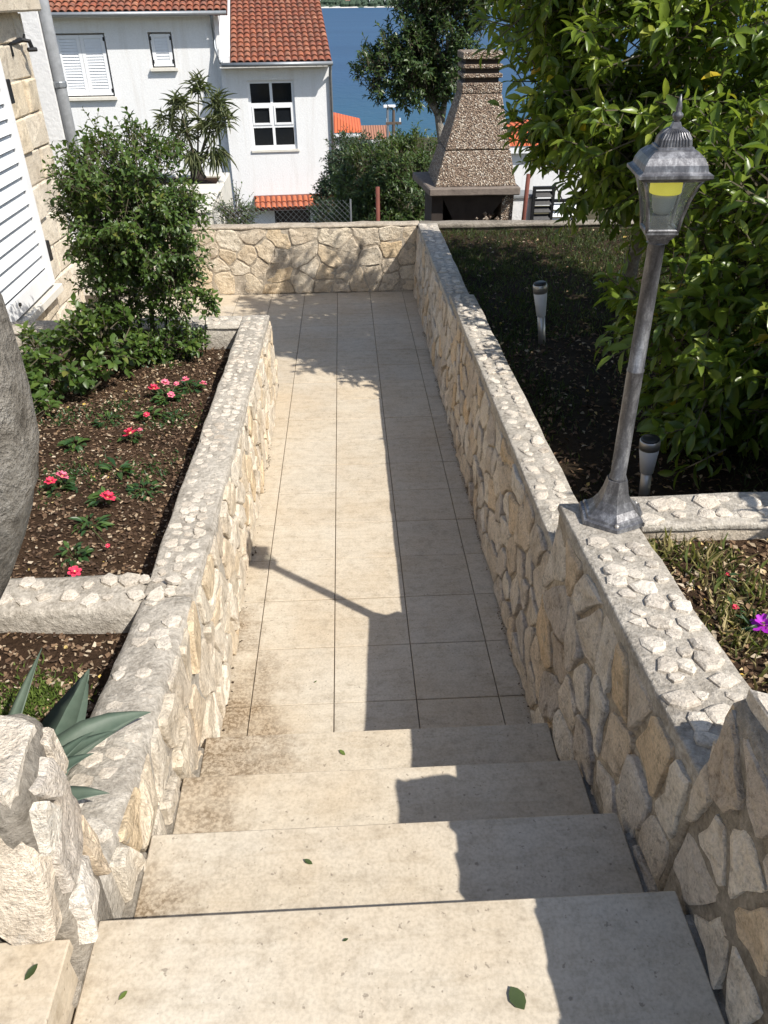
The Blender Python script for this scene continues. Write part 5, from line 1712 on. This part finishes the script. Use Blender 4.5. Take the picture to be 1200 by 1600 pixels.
FL = {k: flower_mesh('flower', M['petal_' + k]) for k in ('red', 'pink', 'purple')}
FC = mesh_of('flower_centre', *lathe([(.16, .05), (.2, .2), (.08, .3)], 8), M['pollen'])


def bed_plant(x, y, r, nleaf, label, flowers=(), llen=.05, zf=bedz, cat='flower', lw=.45, name='bedding_plant', group=None):
    z = zf(x, y)
    t = thing(name, (x, y, z), label, cat, group)
    P, D, U, L, W, Q, TW = [], [], [], [], [], [], []
    for i in range(nleaf):
        a, q = rs.random() * 6.28, rs.random() ** .6
        p = np.array((x + math.cos(a) * r * q * .7, y + math.sin(a) * r * q * .7, z + .01 + .045 * rs.random() * (1.2 - q)))
        d = np.array((math.cos(a), math.sin(a), rs.uniform(-.1, .7))) + unit(rs, 1)[0] * .4
        P.append(p); D.append(d); U.append((rs.normal(0, .25), rs.normal(0, .25), 1)); l = llen * rs.uniform(.6, 1.25)
        L.append(l); W.append(l * lw); Q.append(rs.random())
        if i % 4 == 0: TW.append((np.array((x, y, z - .01)), p))
    cr = put('foliage', leaf_mesh('foliage', P, D, U, L, W, Q, M['bedplant']), t)
    cr['kind'] = 'stuff'
    for (dx, dy, dz, s, c) in flowers:
        TW.append((np.array((x, y, z)), np.array((x + dx, y + dy, z + dz))))
        m = Matrix.Translation((x + dx, y + dy, z + dz)) @ Euler((rs.uniform(-.1, .5), rs.uniform(-.4, .4), rs.uniform(0, 6))).to_matrix().to_4x4() @ Matrix.Scale(s, 4)
        f = put('flower', FL[c], t, m)
        put('flower_centre', FC, f, m)
    tm = put('stems', twig_mesh('stems', TW, M['twig_green'], .0022), t)
    tm['kind'] = 'stuff'


def bed_xy(px, py, dz=0.0):
    """where the bed lies under a measured point"""
    p = at(px, py, 3.0)
    d = p - Vector((0, 0, CH))
    t = 1.0
    for _ in range(12):
        q = Vector((0, 0, CH)) + d * t
        t *= (CH - bedz(q.x, q.y) - dz) / (CH - q.z)
    q = Vector((0, 0, CH)) + d * t
    return q.x, q.y


def plant_at(px, py, r, n, label, fl=(), **k):
    x, y = bed_xy(px, py)
    out = []
    for (fx, fy, s, c) in fl:
        h = rs.uniform(.055, .075)
        a, b = bed_xy(fx, fy, h)
        out.append((a - x, b - y, h, s, c))
    bed_plant(x, y, r, n, label, out, **k)


plant_at(262, 625, .10, 60, 'pink flowered bedding plant with four blooms close to the planter wall', [(240, 606, .034, 'red'), (258, 597, .026, 'pink'), (267, 615, .022, 'pink'), (276, 601, .017, 'pink')])
plant_at(298, 610, .08, 40, 'bedding plant with two pale pink blooms touching the planter wall', [(290, 594, .026, 'pink'), (317, 597, .024, 'pink')])
plant_at(232, 655, .06, 26, 'small plant with one little dark red bud', [(229, 647, .018, 'red')])
plant_at(207, 690, .045, 14, 'single large coral red bloom low in the middle of the bed', [(204, 678, .042, 'red'), (219, 672, .016, 'pink')])
plant_at(92, 765, .07, 36, 'plant with a pair of crimson pink blooms near the old trunk', [(79, 752, .028, 'red'), (97, 745, .032, 'pink')])
plant_at(165, 785, .06, 22, 'bright coral bloom over a few leaves beside the bushy seedling', [(168, 777, .036, 'red')])
plant_at(186, 738, .06, 16, 'leafy seedling with upright pointed leaves and no flower', llen=.07, lw=.34, cat='plant', name='seedling')
plant_at(226, 772, .10, 70, 'bushy fine leaved seedling without flowers', llen=.032, lw=.4, cat='plant', name='seedling')
plant_at(143, 825, .07, 30, 'rosette seedling with narrow glossy leaves near the cross wall', [(167, 847, .010, 'red')], llen=.055, lw=.32, cat='plant', name='seedling')
plant_at(118, 872, .07, 40, 'plant with one crimson bloom right behind the cross wall', [(115, 888, .026, 'red')], llen=.04)
plant_at(170, 662, .09, 60, 'ferny bright green seedling beside the broadleaf shrub', llen=.035, lw=.4, cat='plant', name='seedling')
plant_at(120, 700, .07, 30, 'pale green leafy seedling under the broadleaf shrub', llen=.05, lw=.55, cat='plant', name='seedling')
plant_at(275, 655, .07, 40, 'thin green seedling between the flowers and the planter wall', llen=.028, lw=.4, cat='plant', name='seedling')
bed_plant(1.085, 1.50, .05, 26, 'vivid purple flower on trailing stems in the upper garden', [(.005, .005, .03, .034, 'purple')], llen=.045, zf=ugz, lw=.22, name='trailing_plant')
bed_plant(1.075, 1.71, .025, 8, 'tiny red flower among the dry grass beside the cross wall', [(0, 0, .03, .010, 'red')], llen=.025, zf=ugz, lw=.3, name='trailing_plant')
bed_plant(1.045, 1.58, .025, 8, 'tiny red flower close to the purple bloom', [(0, 0, .03, .011, 'red')], llen=.025, zf=ugz, lw=.3, name='trailing_plant')

# ------------------------------------------------------------------ agave
ag = thing('agave', (-.86, 1.14, 0.50), 'grey-green agave with thick pointed leaves behind the rock pier', 'agave')


def agave_leaf(tip, width, base=(-.86, 1.14, .50), sag=.06, thick=.012, up=(0, 0, 1)):
    b, t = Vector(base), Vector(tip)
    d = (t - b)
    side = d.cross(Vector(up)).normalized()
    nrm = side.cross(d).normalized()
    vs, fs = [], []
    st = ((0, .55), (.12, .8), (.3, 1.0), (.5, .9), (.7, .62), (.86, .30), (.96, .10), (1, .015))
    for s, w in st:
        c = b + d * s + Vector((0, 0, sag * 4 * s * (1 - s)))
        w2 = w * width / 2
        vs += [c - side * w2 + nrm * .35 * w2, c - side * w2 * .5 + nrm * .05 * w2, c, c + side * w2 * .5 + nrm * .05 * w2, c + side * w2 + nrm * .35 * w2, c - nrm * thick * (w + .1)]
    for i in range(len(st) - 1):
        o = i * 6
        for k in range(6):
            j = (k + 1) % 6
            fs.append((o + k, o + j, o + 6 + j, o + 6 + k))
    return mo('leaf', vs, fs, M['agave'], ag, True)


agave_leaf((-.545, 1.390, .735), .085, (-.80, 1.20, .70), .05, up=(0, -.5, .85))
agave_leaf((-.745, 1.55, .74), .150, (-.79, 1.16, .66), .0, up=(-.2, -.7, .7))
agave_leaf((-.836, 1.523, .85), .045, (-.93, 1.2, .62), .01)
agave_leaf((-.605, 1.30, .775), .055, (-.80, 1.16, .74), .02)
agave_leaf((-.625, 1.20, .815), .055, (-.76, 1.10, .78), .02)
agave_leaf((-.560, 1.085, .820), .052, (-.72, 1.06, .80), .02)
agave_leaf((-.640, 1.26, .82), .045, (-.77, 1.12, .76), .02)
agave_leaf((-1.10, 1.36, .86), .10, (-.90, 1.17, .52), .03)
agave_leaf((-1.18, 1.08, .88), .10, (-.90, 1.10, .52), .03)
agave_leaf((-.98, 1.12, .95), .08, (-.88, 1.12, .55), .02)

# ------------------------------------------------------------------ fallen leaves and debris
tv, tf = leaf_template(.12, -.12)
FLM = [mesh_of('fallen_leaf', [(x - .5, y * .62, z * s) for x, y, z in tv], tf, M['fallen'], True) for s in (.6, 1.2)]
for (px, py, z, ln, rot, label) in ((808, 1561, .724, .044, 2.0, 'broad green fallen leaf on the top step at the shadow edge'), (193, 1557, .724, .020, .8, 'small curled dark leaf on the stained end of the top step'),
                                    (50, 1521, .858, .030, 1.0, 'curled dark leaf on the small side step'), (482, 1348, .543, .024, 2.6, 'dark brown fallen leaf alone on the third step up'),
                                    (535, 1177, .181, .028, 2.3, 'dark curled leaf on the lowest step'), (493, 1066, gz(2.2), .014, .6, 'tiny dark leaf scrap on the path tiles below the steps'),
                                    (540, 1470, .724, .012, .3, 'tiny dry leaf crumb in the middle of the top step')):
    p = at(px, py, 1.0)
    d = p - Vector((0, 0, CH))
    q = Vector((0, 0, CH)) + d * ((CH - z) / -d.z)
    m = Matrix.Translation((q.x, q.y, z + .003)) @ Matrix.Rotation(rot, 4, 'Z') @ Matrix.Diagonal((ln, ln * (1.15 if px == 808 else .75), ln, 1))
    o = put('fallen_leaf', FLM[0 if px == 808 else 1], None, m)
    tag(o, label, 'leaf', 'fallen leaves')
rs2 = np.random.RandomState(5)
P = []


def debris_keep(x, y): return 1.0


_deb = lambda x, y: gz(y)
scatter('wall_foot_debris', 'dark soil crumbs along the foot of the walls beside the path', 'debris', 900, (.632, .656, 1.82, 6.5), _deb, .006, M['mulch'], rs2, .8, keep=lambda x, y: .25 + .75 * (noise.noise((y * 2.2, 0, 0)) > .05))
scatter('planter_foot_debris', 'dark soil crumbs along the foot of the planter wall', 'debris', 140, (-.545, -.52, 1.82, 4.5), _deb, .007, M['soil'], rs2, .8, keep=lambda x, y: .15 + .85 * (noise.noise((y * 3, 3, 0)) > .2))
